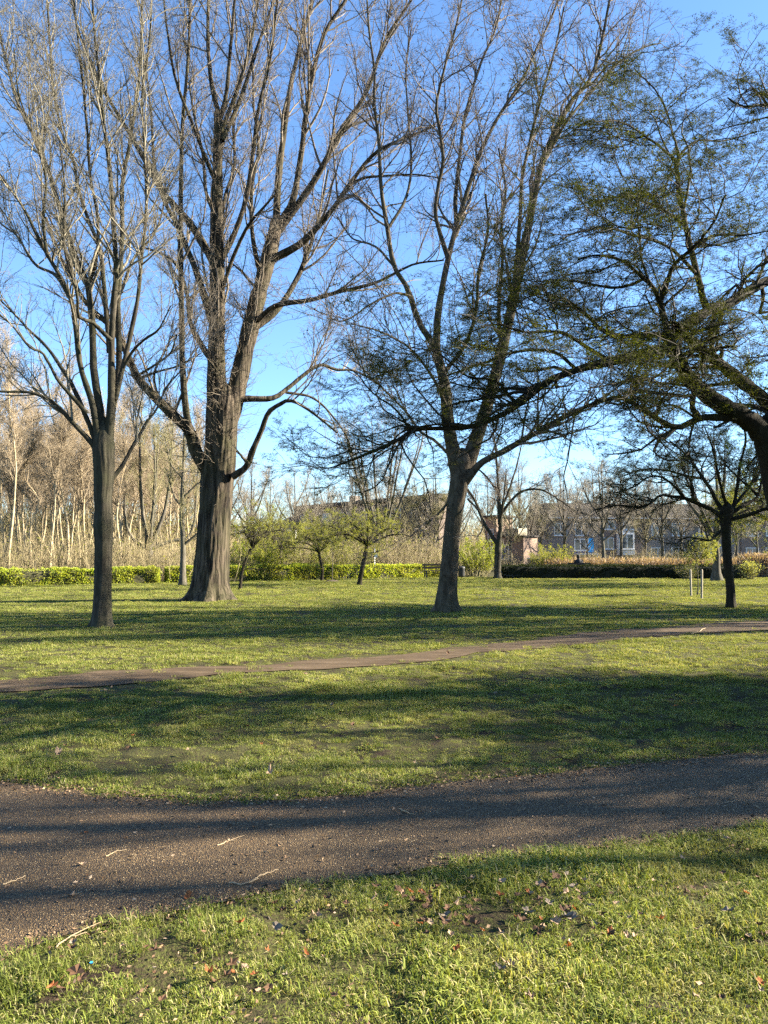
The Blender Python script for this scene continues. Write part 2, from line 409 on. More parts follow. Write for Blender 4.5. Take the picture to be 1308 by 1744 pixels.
# ------------------------------------------------------------------ scattering of small pieces (blades, twigs, reeds) that nobody could count
_scatter_groups = {}
def scatter_group(col):
    if col.name in _scatter_groups: return _scatter_groups[col.name]
    ng = bpy.data.node_groups.new('scatter_' + col.name, 'GeometryNodeTree')
    ng.interface.new_socket('Geometry', in_out='INPUT', socket_type='NodeSocketGeometry'); ng.interface.new_socket('Geometry', in_out='OUTPUT', socket_type='NodeSocketGeometry')
    gi = ng.nodes.new('NodeGroupInput'); go = ng.nodes.new('NodeGroupOutput'); ci = ng.nodes.new('GeometryNodeCollectionInfo'); ci.inputs[0].default_value = col
    ci.inputs['Separate Children'].default_value = True; ci.inputs['Reset Children'].default_value = True
    ip = ng.nodes.new('GeometryNodeInstanceOnPoints'); ip.inputs['Pick Instance'].default_value = True
    def named(ty, nm):
        n = ng.nodes.new('GeometryNodeInputNamedAttribute'); n.data_type = ty; n.inputs[0].default_value = nm; return n.outputs[0]
    lk = ng.links.new
    lk(gi.outputs[0], ip.inputs['Points']); lk(ci.outputs[0], ip.inputs['Instance']); lk(named('INT', 'kidx'), ip.inputs['Instance Index'])
    e2r = ng.nodes.new('FunctionNodeEulerToRotation'); lk(named('FLOAT_VECTOR', 'rot'), e2r.inputs[0]); lk(e2r.outputs[0], ip.inputs['Rotation'])
    lk(named('FLOAT', 'scl'), ip.inputs['Scale']); lk(ip.outputs[0], go.inputs[0])
    _scatter_groups[col.name] = ng; return ng

def scatter(name, col, pts, rot, scl, kidx, parent=None):
    me = bpy.data.meshes.new(name); me.vertices.add(len(pts)); me.vertices.foreach_set('co', np.ascontiguousarray(pts, np.float32).ravel()); me.update()
    a = me.attributes.new('scl', 'FLOAT', 'POINT'); a.data.foreach_set('value', np.asarray(scl, np.float32))
    a = me.attributes.new('kidx', 'INT', 'POINT'); a.data.foreach_set('value', np.asarray(kidx, np.int32))
    a = me.attributes.new('rot', 'FLOAT_VECTOR', 'POINT'); a.data.foreach_set('vector', np.ascontiguousarray(rot, np.float32).ravel())
    o = bpy.data.objects.new(name, me); COL.objects.link(o); o.parent = parent; o['kind'] = 'stuff'
    md = o.modifiers.new('scatter', 'NODES'); md.node_group = scatter_group(col)
    return o

def align_euler(rng, d, level=False):
    """euler angles that turn +Z into d with a random spin, or with the spray's thin side up"""
    z = unit(d); rv = rng.normal(size=z.shape)
    if level: rv = np.array((0, 0, 1.0)) + 0.25 * rv; rv = np.cross(z, rv)
    x = unit(np.cross(rv, z)); y = np.cross(z, x)
    return np.stack([np.arctan2(y[:, 2], z[:, 2]), -np.arcsin(np.clip(x[:, 2], -1, 1)), np.arctan2(x[:, 1], x[:, 0])], 1)

def piece(col, name, V, faces, mats, mi=None, smooth=True):
    o = build(name, V, faces, mats[0], None, smooth); COL.objects.unlink(o); col.objects.link(o)
    for m in mats[1:]: o.data.materials.append(m)
    if mi is not None: o.data.polygons.foreach_set('material_index', np.asarray(mi, np.int32))
    return o

SPRAYS = {}
def spray_set(key, seed, twig, leaf=None, nleaf=0, lsize=0.05, r=0.0052, n1=8, n2=20, up=0.1, nz=0.2, ang=(22, 50), variants=6, flat=1.0):
    """unit-length branchlets that crowns are dressed with"""
    col = bpy.data.collections.new('spray_' + key)
    for v in range(variants):
        rng = np.random.default_rng(seed * 50 + v)
        p = np.zeros((1, 7, 3)); d = np.array((0, 0, 1.0)); q = np.zeros(3)
        for i in range(1, 7):
            d = unit(d + rng.normal(size=3) * nz); q = q + d / 6; p[0, i] = q
        R = np.linspace(r, r * 0.45, 7)[None]
        ac = Acc(); ac.add(*tubes(p, R, 3))
        a = grow(rng, p, R, n1, (0.3, 0.75), ang=ang, up=0, noise=nz * 1.3, seg=4, rr=(0.8, r * 0.5), tmin=0.12, tip=r * 0.35); ac.add(*tubes(*a, 3))
        b = grow(rng, a[0], a[1], n2, (0.12, 0.4), ang=ang, up=0, noise=nz * 1.4, seg=2, rr=(0.8, r * 0.42), tmin=0.1, tip=r * 0.3); ac.add(*tubes(*b, 3))
        V = np.concatenate(ac.V); Qd = np.concatenate(ac.Q); mi = np.zeros(len(Qd)); mats = [twig]
        if leaf is not None:
            i1 = rng.integers(0, n1, nleaf // 3); i2 = rng.integers(0, n2, nleaf - nleaf // 3)
            c = np.concatenate([a[0][i1, rng.integers(1, 5, len(i1))], b[0][i2, rng.integers(0, 3, len(i2))]]); c = c + rng.normal(size=c.shape) * 0.035
            lv, lq = leaf_quads(rng, c, rng.normal(size=c.shape) + np.array((0, 0, 0.5)), lsize)
            lq = lq + len(V); V = np.concatenate([V, lv]); Qd = np.concatenate([Qd, lq]); mi = np.concatenate([mi, np.ones(len(lq))]); mats.append(leaf)
        V = V * np.array((flat, 1.0, 1.0))
        piece(col, 'spray_%s_%d' % (key, v), V, [Qd], mats, mi)
    SPRAYS[key] = (col, variants)
spray_set('big', 1, M['twig_big'], r=0.0068, n1=7, n2=13); spray_set('left', 2, M['twig_left'], r=0.0066, n1=7, n2=13, nz=0.26, ang=(25, 60)); spray_set('plane', 3, M['twig_plane'], nz=0.26, ang=(25, 60), r=0.0066, n1=6, n2=12)
spray_set('haw', 4, M['twig_haw'], M['leaf_haw'], 150, 0.05, 0.008, 8, 16, nz=0.3, ang=(30, 75), flat=0.3)
spray_set('birch', 5, M['twig_birch'], r=0.007, nz=0.15, ang=(15, 38), n2=26); spray_set('olive', 6, M['twig_olive'], r=0.007, nz=0.16, ang=(18, 42), n2=24); spray_set('pale', 7, M['twig_pale'], r=0.007, nz=0.18, ang=(20, 48), n2=24)
spray_set('spring', 8, M['twig_olive'], M['leaf_spring'], 85, 0.075, 0.007, 8, 18, nz=0.25, ang=(28, 65))
spray_set('ivy', 10, M['twig_olive'], M['leaf_ivy'], 70, 0.11, 0.007, 7, 14, nz=0.25, ang=(28, 65))
spray_set('dark', 9, M['twig_plane'], r=0.007, nz=0.22, ang=(22, 55), n2=22)
#@@STRUCTURE
# ------------------------------------------------------------------ ground, path, trail
def axis(lims):
    out = [np.array([lims[0][0]], float)]
    for a, b, st in lims: out.append(np.linspace(a, b, max(2, int(round((b - a) / st)) + 1))[1:])
    return np.concatenate(out)
PN = np.array([G(*p)[:2] for p in [(0, 1640), (70, 1612), (130, 1592), (300, 1558), (480, 1520), (600, 1505), (750, 1482), (900, 1462), (1010, 1450), (1100, 1440), (1200, 1425), (1308, 1405)]])
PF = np.array([G(*p)[:2] for p in [(0, 1334), (130, 1346), (250, 1361), (380, 1368), (500, 1365), (650, 1350), (800, 1330), (950, 1318), (1100, 1300), (1200, 1290), (1308, 1279)]])
PN = np.vstack([[(-14, 1.35), (-5, 2.2), (-2.6, 2.75)], PN, [(4.5, 5.0), (16, 8.0)]])
PF = np.vstack([[(-14, 6.4), (-5, 5.6)], PF, [(5, 7.1), (16, 11.0)]])
TU = np.array([G(*p)[:2] for p in [(0, 1158), (130, 1150), (270, 1139), (400, 1134), (530, 1127), (650, 1119), (760, 1105), (860, 1095), (960, 1083), (1050, 1073), (1150, 1068), (1308, 1056)]])
TL = np.array([G(*p)[:2] for p in [(0, 1182), (130, 1176), (270, 1165), (400, 1153), (530, 1143), (650, 1135), (760, 1127), (860, 1112), (960, 1106), (1050, 1096), (1150, 1086), (1308, 1078)]])
TU = np.vstack([[(-16, 7.3)], TU, [(14, 20.5), (26, 25)]]); TL = np.vstack([[(-16, 6.5)], TL, [(14, 17.2), (26, 21.5)]])
def pnear(x): return np.interp(x, PN[:, 0], PN[:, 1])
def pfar(x): return np.interp(x, PF[:, 0], PF[:, 1])
def tlow(x): return 0.88 * np.interp(x, TL[:, 0], TL[:, 1]) + 0.12 * np.interp(x, TU[:, 0], TU[:, 1]) - 0.4 * (vnoise(np.asarray(x) * 1.3, 5.5) - 0.5) - 0.25 * (vnoise(np.asarray(x) * 4.1, 2.5) - 0.5)
def tup(x): return 0.9 * np.interp(x, TU[:, 0], TU[:, 1]) + 0.1 * np.interp(x, TL[:, 0], TL[:, 1]) + 0.6 * (vnoise(np.asarray(x) * 1.1, 9.5) - 0.5) + 0.35 * (vnoise(np.asarray(x) * 3.7, 1.5) - 0.5)

def turf(x, y):
    """small hummocks of the turf, none on path and trail"""
    x = np.asarray(x, float); y = np.asarray(y, float)
    off = np.maximum(pnear(x) - y, y - pfar(x)); off2 = np.maximum(tlow(x) - y, y - tup(x))
    m = np.clip((off - 0.03) / 0.18, 0, 1) * np.clip((off2 - 0.05) / 0.3, 0, 1) * np.clip((15 - y) / 5, 0, 1) * np.clip((y - 0.5) / 0.5, 0, 1)
    b = 0.50 * (vnoise(x * 3.1, y * 3.1, 31.0) - 0.5) + 0.32 * (vnoise(x * 7.5, y * 7.5, 17.0) - 0.5) + 0.35 * (vnoise(x * 1.3, y * 1.3, 23.0) - 0.5)
    return 0.085 * b * m + 0.012 * m
def gh(x, y): return gh0(x, y) + turf(x, y)
gx = axis([(-2500, -300, 400), (-300, -60, 30), (-60, -20, 4), (-20, -9, 0.8), (-9, -4.5, 0.16), (-4.5, 4.5, 0.055), (4.5, 9, 0.16), (9, 20, 0.8), (20, 60, 4), (60, 300, 30), (300, 2500, 400)])
gy = axis([(-300, -20, 40), (-20, -2, 2), (-2, 1.5, 0.5), (1.5, 9, 0.055), (9, 15, 0.14), (15, 30, 0.5), (30, 70, 2), (70, 300, 20), (300, 3000, 400)])
X, Y = np.meshgrid(gx, gy)
idx = np.arange(X.size).reshape(X.shape)
Q = np.stack([idx[:-1, :-1], idx[:-1, 1:], idx[1:, 1:], idx[1:, :-1]], -1).reshape(-1, 4)
lawn = build('lawn', np.stack([X, Y, gh(X, Y)], -1).reshape(-1, 3), [Q], M['lawn'])
tag(lawn, 'broad mown park lawn striped with long tree shadows', kind='structure')

def ribbon(name, xs, lo, hi, rows, lift, material, rough=0.0, dip=0.0):
    t = np.linspace(0, 1, rows)[None, :]
    Xr = np.repeat(xs[:, None], rows, 1); Yr = lo[:, None] * (1 - t) + hi[:, None] * t
    Z = gh(Xr, Yr) + lift - dip * np.sin(np.pi * t) + rough * (vnoise(Xr * 6, Yr * 6, 4.4) - 0.5) * np.sin(np.pi * t)
    i = np.arange(Xr.size).reshape(Xr.shape)
    q = np.stack([i[:-1, :-1], i[1:, :-1], i[1:, 1:], i[:-1, 1:]], -1).reshape(-1, 4)
    return build(name, np.stack([Xr, Yr, Z], -1).reshape(-1, 3), [q], material)
xs = axis([(-14, -4, 0.3), (-4, 4.5, 0.06), (4.5, 16, 0.3)])
path = ribbon('path', xs, pnear(xs) - 0.03 * (vnoise(xs * 3, 1.1) - 0.5), pfar(xs) + 0.05 * (vnoise(xs * 3, 7.7) - 0.5), 40, 0.008, M['asphalt'], 0.004)
tag(path, 'curving gritty brown asphalt footpath across the foreground', kind='structure')
xs = axis([(-16, -7, 0.3), (-7, 9, 0.07), (9, 26, 0.3)])
trail = ribbon('dirt_trail', xs, tlow(xs), tup(xs), 24, 0.012, M['dirt'], 0.012)
tag(trail, 'bare earth trail worn across the lawn', kind='structure')

# ------------------------------------------------------------------ buildings in the distance
def frame_of(a, b):
    a = np.array(a[:2], float); b = np.array(b[:2], float); u = b - a; L = np.linalg.norm(u)
    return math.atan2(u[1], u[0]), L

def window_part(parent, x0, x1, z0, z1, yf=0.0, fm='white_paint', bars=1, frame=0.09):
    """window in a facade that lies in local y = yf and looks towards -y"""
    a = Acc(); f = frame
    a.box((x0, yf - 0.05, z0), (x1, yf + 0.02, z0 + f)); a.box((x0, yf - 0.05, z1 - f), (x1, yf + 0.02, z1))
    a.box((x0, yf - 0.048, z0 + f), (x0 + f, yf + 0.02, z1 - f)); a.box((x1 - f, yf - 0.048, z0 + f), (x1, yf + 0.02, z1 - f))
    for k in range(bars):
        xm = x0 + (x1 - x0) * (k + 1) / (bars + 1)
        a.box((xm - f / 2, yf - 0.046, z0 + f), (xm + f / 2, yf + 0.02, z1 - f))
    w = a.obj('window', M[fm], parent, False)
    p = Acc(); p.box((x0 + f * 0.5, yf - 0.02, z0 + f * 0.5), (x1 - f * 0.5, yf - 0.012, z1 - f * 0.5)); p.obj('pane', M['glass'], w, False)
    s = Acc(); s.box((x0 - 0.08, yf - 0.13, z0 - 0.07), (x1 + 0.08, yf + 0.01, z0 - 0.003)); s.obj('sill', M[fm], w, False)
    return w

def box_part(name, parent, m, lo, hi):
    a = Acc(); a.box(lo, hi); return a.obj(name, m, parent, False)

# long brick building behind the umbrella-shaped trees
A, B = P(505, 955, 90), P(748, 955, 70.5)
ang, L = frame_of(A, B)
b1 = empty('brick_building', (A[0], A[1], 0), ang)
tag(b1, 'long dark brick flat roofed building behind the leaning umbrella shaped tree', 'building')
H1 = 6.6
box_part('wall', b1, M['brick_dark'], (0, 0, -0.2), (L, 2.6, H1))
rf = box_part('roof', b1, M['fascia'], (-0.3, -0.35, H1 + 0.003), (L + 0.3, 2.9, H1 + 0.38))
box_part('chimney', rf, M['brick_brown'], (9.2, 1, H1 + 0.385), (10.2, 1.8, H1 + 1.1))
for k in range(8):
    x0 = 0.9 + k * 4.0
    if x0 + 2.4 < L:
        window_part(b1, x0, x0 + 2.4, 4.3, 5.9, 0, 'white_paint', 2)
        window_part(b1, x0, x0 + 2.4, 1.2, 2.9, 0, 'white_paint', 1)
# timber fence in front of it
A, B = P(455, 955, 68), P(760, 955, 60)
ang, L = frame_of(A, B)
fn = empty('timber_fence', (A[0], A[1], 0), ang)
tag(fn, 'dark upright board fence between the low lit hedge and the brick building', 'fence')
bm_ = Acc(); bm_.box((0, -0.012, 0.05), (0.135, 0.012, 1.75)); brd = bm_.obj('board', M['dark_wood'], fn, False)
nb = int(L / 0.15)
for k in range(1, nb):
    o = brd.copy(); COL.objects.link(o); o.parent = fn; o.location = (k * 0.15, random.uniform(-.01, .01), random.uniform(-.03, .03))
for k in range(int(L / 2.4) + 1): box_part('post', fn, M['dark_wood'], (k * 2.4, 0.02, -0.1), (k * 2.4 + 0.09, 0.11, 1.8))
for z in (0.4, 1.35): box_part('rail', fn, M['dark_wood'], (0, 0.013, z), (L, 0.05, z + 0.08))

# pink brick house
A, B = P(822, 955, 74), P(888, 955, 70)
ang, L = frame_of(A, B)
b2 = empty('pink_house', (A[0], A[1], 0), ang)
tag(b2, 'sunlit pink brick house with a cream upper panel behind the bare forked tree', 'house')
box_part('wall', b2, M['brick_pink'], (0.4, 0, -0.2), (1.9, 2.2, 4.9))
box_part('extension_wall', b2, M['brick_pink'], (1.903, 0.3, -0.2), (L, 2.2, 3.0))
box_part('fascia', b2, M['roof_dark'], (1.91, 0.1, 3.003), (L + 0.15, 2.3, 3.12))
box_part('cream_panel', b2, M['cream'], (2.2, 0.6, 3.123), (L - 0.9, 1.8, 3.8))
box_part('roof', b2, M['roof_dark'], (0.2, -0.25, 4.903), (2.1, 2.4, 5.1))
window_part(b2, 0.75, 1.55, 2.6, 3.8, 0); window_part(b2, 2.3, 3.2, 0.9, 2.3, 0.3)
d_ = box_part('door', b2, M['white_paint'], (0.6, -0.04, 0.0), (1.5, -0.003, 2.15)); box_part('handle', d_, M['dark_metal'], (0.68, -0.1, 1.0), (0.8, -0.043, 1.05))
# low garden wall right of it
A, B = P(898, 960, 66), P(930, 960, 64)
ang, L = frame_of(A, B)
gw = empty('garden_wall', (A[0], A[1], 0), ang)
tag(gw, 'low sunlit pale brick garden wall behind the dark hedge', 'wall')
box_part('wall', gw, M['brick_pink'], (0, 0, -0.1), (L, 0.22, 1.0)); box_part('coping', gw, M['white_paint'], (-0.03, -0.04, 1.003), (L + 0.03, 0.26, 1.07))

# terrace of houses at the right
A, B = P(935, 955, 84), P(1420, 955, 88)
ang, L = frame_of(A, B)
nh = 6; wdt = L / nh
cols = ['brick_brown', 'brick_dark', 'brick_brown', 'brick_brown', 'brick_dark', 'brick_brown']
lab = ['terraced house with a blue panel and white porch behind the seated person',
       'terraced house with a white two storey bay behind the reeds',
       'narrow brown terraced house between the white bay house and the slim tree',
       'brown terraced house seen left of the small leafy tree stem',
       'terraced house seen behind and right of the small leafy tree stem',
       'terraced house cut by the frame edge beyond the reeds']
for k in range(nh):
    h = empty('terraced_house', (A[0] + math.cos(ang) * wdt * k, A[1] + math.sin(ang) * wdt * k, 0), ang)
    tag(h, lab[k], 'house', 'terrace of houses beyond the reeds')
    w0 = wdt - 0.01; off = 0.15 * (k % 2)
    box_part('wall', h, M[cols[k]], (0, off, -0.2), (w0, 8, 5.3))
    r = Acc(); z0 = 5.303
    V = np.array([(0, off - 0.35, z0), (w0, off - 0.35, z0), (w0, 8.3, z0), (0, 8.3, z0), (0, off + 0.9, z0 + 1.75), (w0, off + 0.9, z0 + 1.75), (w0, 7, z0 + 1.75), (0, 7, z0 + 1.75)])
    r.add(V, [(0, 3, 2, 1), (4, 5, 6, 7), (0, 1, 5, 4), (1, 2, 6, 5), (2, 3, 7, 6), (3, 0, 4, 7)])
    ro = r.obj('roof', M['roof_dark'], h, False)
    box_part('chimney', ro, M['brick_dark'], (w0 - 0.9, 3.5, z0 + 1.753), (w0 - 0.3, 4.3, z0 + 2.3))
    box_part('gutter', h, M['white_paint'], (0, off - 0.47, z0 - 0.02), (w0, off - 0.353, z0 + 0.1))
    if k == 0:
        window_part(h, 2.9, 4.3, 1.75, 3.05, off); box_part('blue_panel', h, M['blue_paint'], (4.45, off - 0.08, 1.55), (5.1, off - 0.003, 3.1))
        box_part('porch_roof', h, M['white_paint'], (2.7, off - 1.4, 1.3), (5.1, off - 0.003, 1.45))
        for x in (2.75, 4.9): box_part('porch_post', h, M['white_paint'], (x, off - 1.35, 0), (x + 0.12, off - 1.23, 1.297))
        box_part('lower_band', h, M['dark_blue'], (2.65, off - 0.06, 1.45), (4.42, off - 0.003, 1.72))
        box_part('door', h, M['white_paint'], (3.0, off - 0.05, 0), (4.1, off - 0.003, 1.28))
    elif k == 1:
        by = box_part('bay', h, M['white_paint'], (2.2, off - 0.7, 1.25), (4.0, off - 0.003, 4.0))
        window_part(h, 2.35, 3.85, 1.9, 3.6, off - 0.705); box_part('door', h, M['dark_metal'], (2.9, off - 0.05, 0), (3.8, off - 0.003, 1.24))
        window_part(h, 0.5, 1.9, 1.9, 3.2, off)
        box_part('garage_panel', h, M['dark_blue'], (0.3, off - 0.05, 0), (2.0, off - 0.003, 1.0))
    else:
        for x in (0.5, 2.9): window_part(h, x, x + 1.6, 0.85, 2.1, off)
    for x in (0.6, 3.0): window_part(h, x, x + 1.5, 3.4 + (0.7 if k == 1 else 0), 4.8 + (0.3 if k == 1 else 0), off)
# small pale house seen between the wood and the brick building
A, B = P(470, 955, 105), P(503, 955, 103)
ang, L = frame_of(A, B)
b4 = empty('pale_house', (A[0], A[1], 0), ang)
tag(b4, 'small pale rendered house seen through bare trees beside the brick building', 'house')
box_part('wall', b4, M['white_paint'], (0, 0, -0.2), (L, 6, 5.0))
r = Acc(); r.add([(-.2, -.3, 5.003), (L + .2, -.3, 5.003), (L + .2, 6.3, 5.003), (-.2, 6.3, 5.003), (-.2, 3, 6.6), (L + .2, 3, 6.6)], [(0, 3, 2, 1), (0, 1, 5, 4), (2, 3, 4, 5)], [(1, 2, 5), (3, 0, 4)])
r.obj('roof', M['roof_dark'], b4, False)
window_part(b4, 0.5, 1.8, 3.0, 4.3)

# ------------------------------------------------------------------ hedges
def hedge(name, label, a, b, h0, width, n, lm, size, core_m, group=None, seed=1, endcut=0.12):
    rng = np.random.default_rng(seed)
    ang, L = frame_of(a, b)
    root = empty(name, (a[0], a[1], float(gh(a[0], a[1]))), ang)
    tag(root, label, 'hedge', group)
    cx = np.linspace(0.12, L - 0.12, max(8, int(L / 0.35)))
    prof = [(-1, 0.0), (-1, 0.5), (-0.9, 0.88), (-0.6, 0.95), (0.6, 0.95), (0.9, 0.88), (1, 0.5), (1, 0.0)]
    V = []
    for i, x in enumerate(cx):
        e = 0.75 if i in (0, len(cx) - 1) else 1.0
        for (s, z) in prof:
            V.append((x, s * (width / 2 - 0.07) * e + rng.normal() * 0.015, z * (h0 - 0.05) * (0.96 + 0.04 * e) + rng.normal() * 0.015))
    k = len(prof); i = np.arange(len(V)).reshape(len(cx), k)
    q = np.stack([i[:-1, :-1], i[1:, :-1], i[1:, 1:], i[:-1, 1:]], -1).reshape(-1, 4)
    caps = [i[0][::-1].tolist(), i[-1].tolist()]
    build('branch_core', np.array(V), [q, np.array(caps)], core_m, root)
    # leaves over the faces and a little inside
    u = rng.random(n); x = rng.random(n) * L
    per = rng.random(n) * (2 * h0 + width)
    y = np.where(per < h0, -width / 2, np.where(per < h0 + width, per - h0 - width / 2, width / 2))
    z = np.where(per < h0, per, np.where(per < h0 + width, h0, 2 * h0 + width - per))
    bump = 0.20 * (vnoise(x * 1.1, y * 2, z * 2.0 + seed) - 0.55) + 0.10 * (vnoise(x * 4, z * 5, seed) - 0.5)
    thin = vnoise(x * 0.7, z * 1.5 + 3, seed + 2.5) > 0.74
    inn = rng.random(n) ** 2 * 0.10
    front = (np.abs(y) >= width / 2 - 1e-6)
    y = np.where(front, np.sign(y) * (width / 2 - inn + bump), y); z = np.where(front, z, h0 - inn + bump + 0.02 * rng.random(n))
    r_end = np.minimum(x, L - x); z = np.where(r_end < 0.25, z * (0.85 + 0.15 * r_end / 0.25), z)
    d = rng.normal(size=(n, 3)) * 0.7 + np.stack([np.zeros(n), np.where(front, np.sign(y), 0), np.where(front, 0.3, 1.0)], 1)
    c = np.stack([x, y, np.maximum(z, 0.03)], 1); kp = ~(thin & (rng.random(n) < 0.8)); c, d = c[kp], d[kp]
    # end faces
    ne = int(n * width / L * 1.2)
    ce = np.stack([np.where(rng.random(ne) < 0.5, 0.02, L - 0.02) + rng.normal(size=ne) * 0.04, (rng.random(ne) - 0.5) * width, rng.random(ne) * h0], 1)
    V, q = leaf_quads(rng, np.vstack([c, ce]), np.vstack([d, rng.normal(size=(ne, 3))]), size, 0.65)
    build('foliage', V, [q], lm, root, False)
    # some bare stems showing low down
    ns = int(L * 5); px = rng.random(ns) * L
    p0 = np.stack([px, -width / 2 + 0.02 + 0.2 * rng.random(ns), np.zeros(ns)], 1)
    p1 = p0 + np.stack([rng.normal(size=ns) * 0.1, -0.02 + rng.normal(size=ns) * 0.05, h0 * (0.4 + 0.5 * rng.random(ns))], 1)
    V, q = tubes(np.stack([p0, (p0 + p1) / 2 + rng.normal(size=(ns, 3)) * 0.03, p1], 1), np.tile([0.012, 0.009, 0.005], (ns, 1)), 4)
    build('stems', V, [q], M['bark_grey'], root)
    return root

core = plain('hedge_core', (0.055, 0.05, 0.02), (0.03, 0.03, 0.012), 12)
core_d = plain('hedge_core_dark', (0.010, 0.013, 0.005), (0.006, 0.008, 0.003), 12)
p0, p1, p2, p3 = G(-260, 1003), G(264, 994), G(279, 993.5), G(752, 984)
for a_ in (p0, p1, p2, p3): a_[1] += 0.5
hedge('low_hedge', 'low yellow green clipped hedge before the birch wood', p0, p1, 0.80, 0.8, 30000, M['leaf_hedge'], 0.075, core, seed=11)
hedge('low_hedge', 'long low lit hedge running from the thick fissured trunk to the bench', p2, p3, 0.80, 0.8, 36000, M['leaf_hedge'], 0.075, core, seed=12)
q0, q1 = G(856, 986.5), G(1274, 986.5)
for a_ in (q0, q1): a_[1] += 0.6
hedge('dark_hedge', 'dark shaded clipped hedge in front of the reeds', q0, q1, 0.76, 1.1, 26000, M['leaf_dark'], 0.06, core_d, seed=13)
#@@TREES
# ------------------------------------------------------------------ trees
def trunk_mesh(name, prof, d, material, parent, origin, k=64, rows=130, ridge=0.02, fr=14.0, fz=1.6, flare=0.10, lobes=5, seed=0):
    """prof: (pixel y, left x, right x) from the base upwards at depth d"""
    pr = np.array([(*P((l + r) / 2, y, d), (r - l) / 2 * d / F) for (y, l, r) in prof])
    pr[0, 2] = float(gh(pr[0, 0], pr[0, 1])) - 0.08
    c = resample(pr, rows)
    th = np.arange(k) * 2 * np.pi / k
    z = c[:, 2:3]; R = c[:, 3:4]
    hgt = z - z[0]
    lob = 1 + flare * 1.7 * np.exp(-hgt / 0.38) * (np.cos(lobes * th + seed)[None, :] + 0.5 * np.cos((lobes * 2 + 1) * th + 2 * seed)[None, :])
    ux, uy = np.cos(th)[None, :], np.sin(th)[None, :]
    n1 = vnoise(ux * fr * 0.5 + seed, uy * fr * 0.5 + 0.0 * z, z * fz); n2 = vnoise(ux * fr + 9, uy * fr + 0 * z, z * fz * 2 + seed)
    rid = (1 - np.abs(2 * n1 - 1)) * 0.6 + (1 - np.abs(2 * n2 - 1)) * 0.4 - 0.6
    rad = R * lob * (1 + 0.05 * (vnoise(ux * 1.5, uy * 1.5 + 0 * z, z * 0.9 + seed) - 0.5)) + ridge * rid
    V = np.stack([c[:, 0:1] + rad * ux, c[:, 1:2] + rad * uy, np.broadcast_to(z, rad.shape)], -1).reshape(-1, 3) - np.asarray(origin)
    i = np.arange(rows * k).reshape(rows, k); nx = np.roll(i, -1, 1)
    q = np.stack([i[:-1], nx[:-1], nx[1:], i[1:]], -1).reshape(-1, 4)
    cap = i[-1][None, :]
    return build(name, V, [q, cap], material, parent)

def limbs_world(limbs, d):
    """limbs: (points, width at start px, width at end px, depth change at end m[, depth change at start m])"""
    PPs, RRs = [], []
    for lm in limbs:
        pts, w0, w1, dz = lm[:4]; s0 = lm[4] if len(lm) > 4 else 0.0
        n = len(pts)
        q = []
        for j, (x, y) in enumerate(pts):
            t = j / (n - 1); dd = d + s0 + (dz - s0) * t ** 1.2
            q.append((*P(x, y, dd), 0.5 * (w0 + (w1 - w0) * t ** 0.85) * dd / F))
        c = resample(q, 26)
        PPs.append(c[:, :3]); RRs.append(c[:, 3])
    return np.array(PPs), np.array(RRs)

def limb_parts(PPs, RRs, material, parent, origin, k=12, rough=0.05, rng=RNG):
    for p, r in zip(PPs, RRs):
        p = p + np.cumsum(rng.normal(size=p.shape) * 0.004, 0) - np.asarray(origin)
        V, q = tubes(p[None], r[None] * (1 + rough * rng.normal(size=(1, len(r)))), k)
        build('limb', V, [q], material, parent)

def make_crown(rng, PPs, RRs, spec, origin, parent, material, spray=None, name='crown'):
    """branches level by level; spray = (set, count, lengths, angle range, up, levels it sits on)"""
    acc = Acc(); allp = [(PPs, RRs)]
    for sp in spec:
        sp = dict(sp); n = sp.pop('n'); k = sp.pop('k', 4)
        c = grow(rng, allp[-1][0], allp[-1][1], n, **sp); allp.append(c); acc.add(*tubes(c[0], c[1], k))
    o = acc.obj(name, material, parent, True, origin)
    if spray:
        for (key, n, ln, ang, up, lev) in (spray if isinstance(spray, list) else [spray]):
            col, nv = SPRAYS[key]; src = allp[lev]
            c = grow(rng, src[0], src[1], n, ln, ang=ang, up=up, noise=0.0, seg=1, tmin=0.12, shrink=0.35, flat=0.45 if key == 'haw' else 0.0)
            d = c[0][:, 1] - c[0][:, 0]; L = np.linalg.norm(d, axis=1)
            scatter('twigs', col, c[0][:, 0] - np.asarray(origin), align_euler(rng, d, key == 'haw'), L, rng.integers(0, nv, n), parent)
            allp.append(c)
    return allp

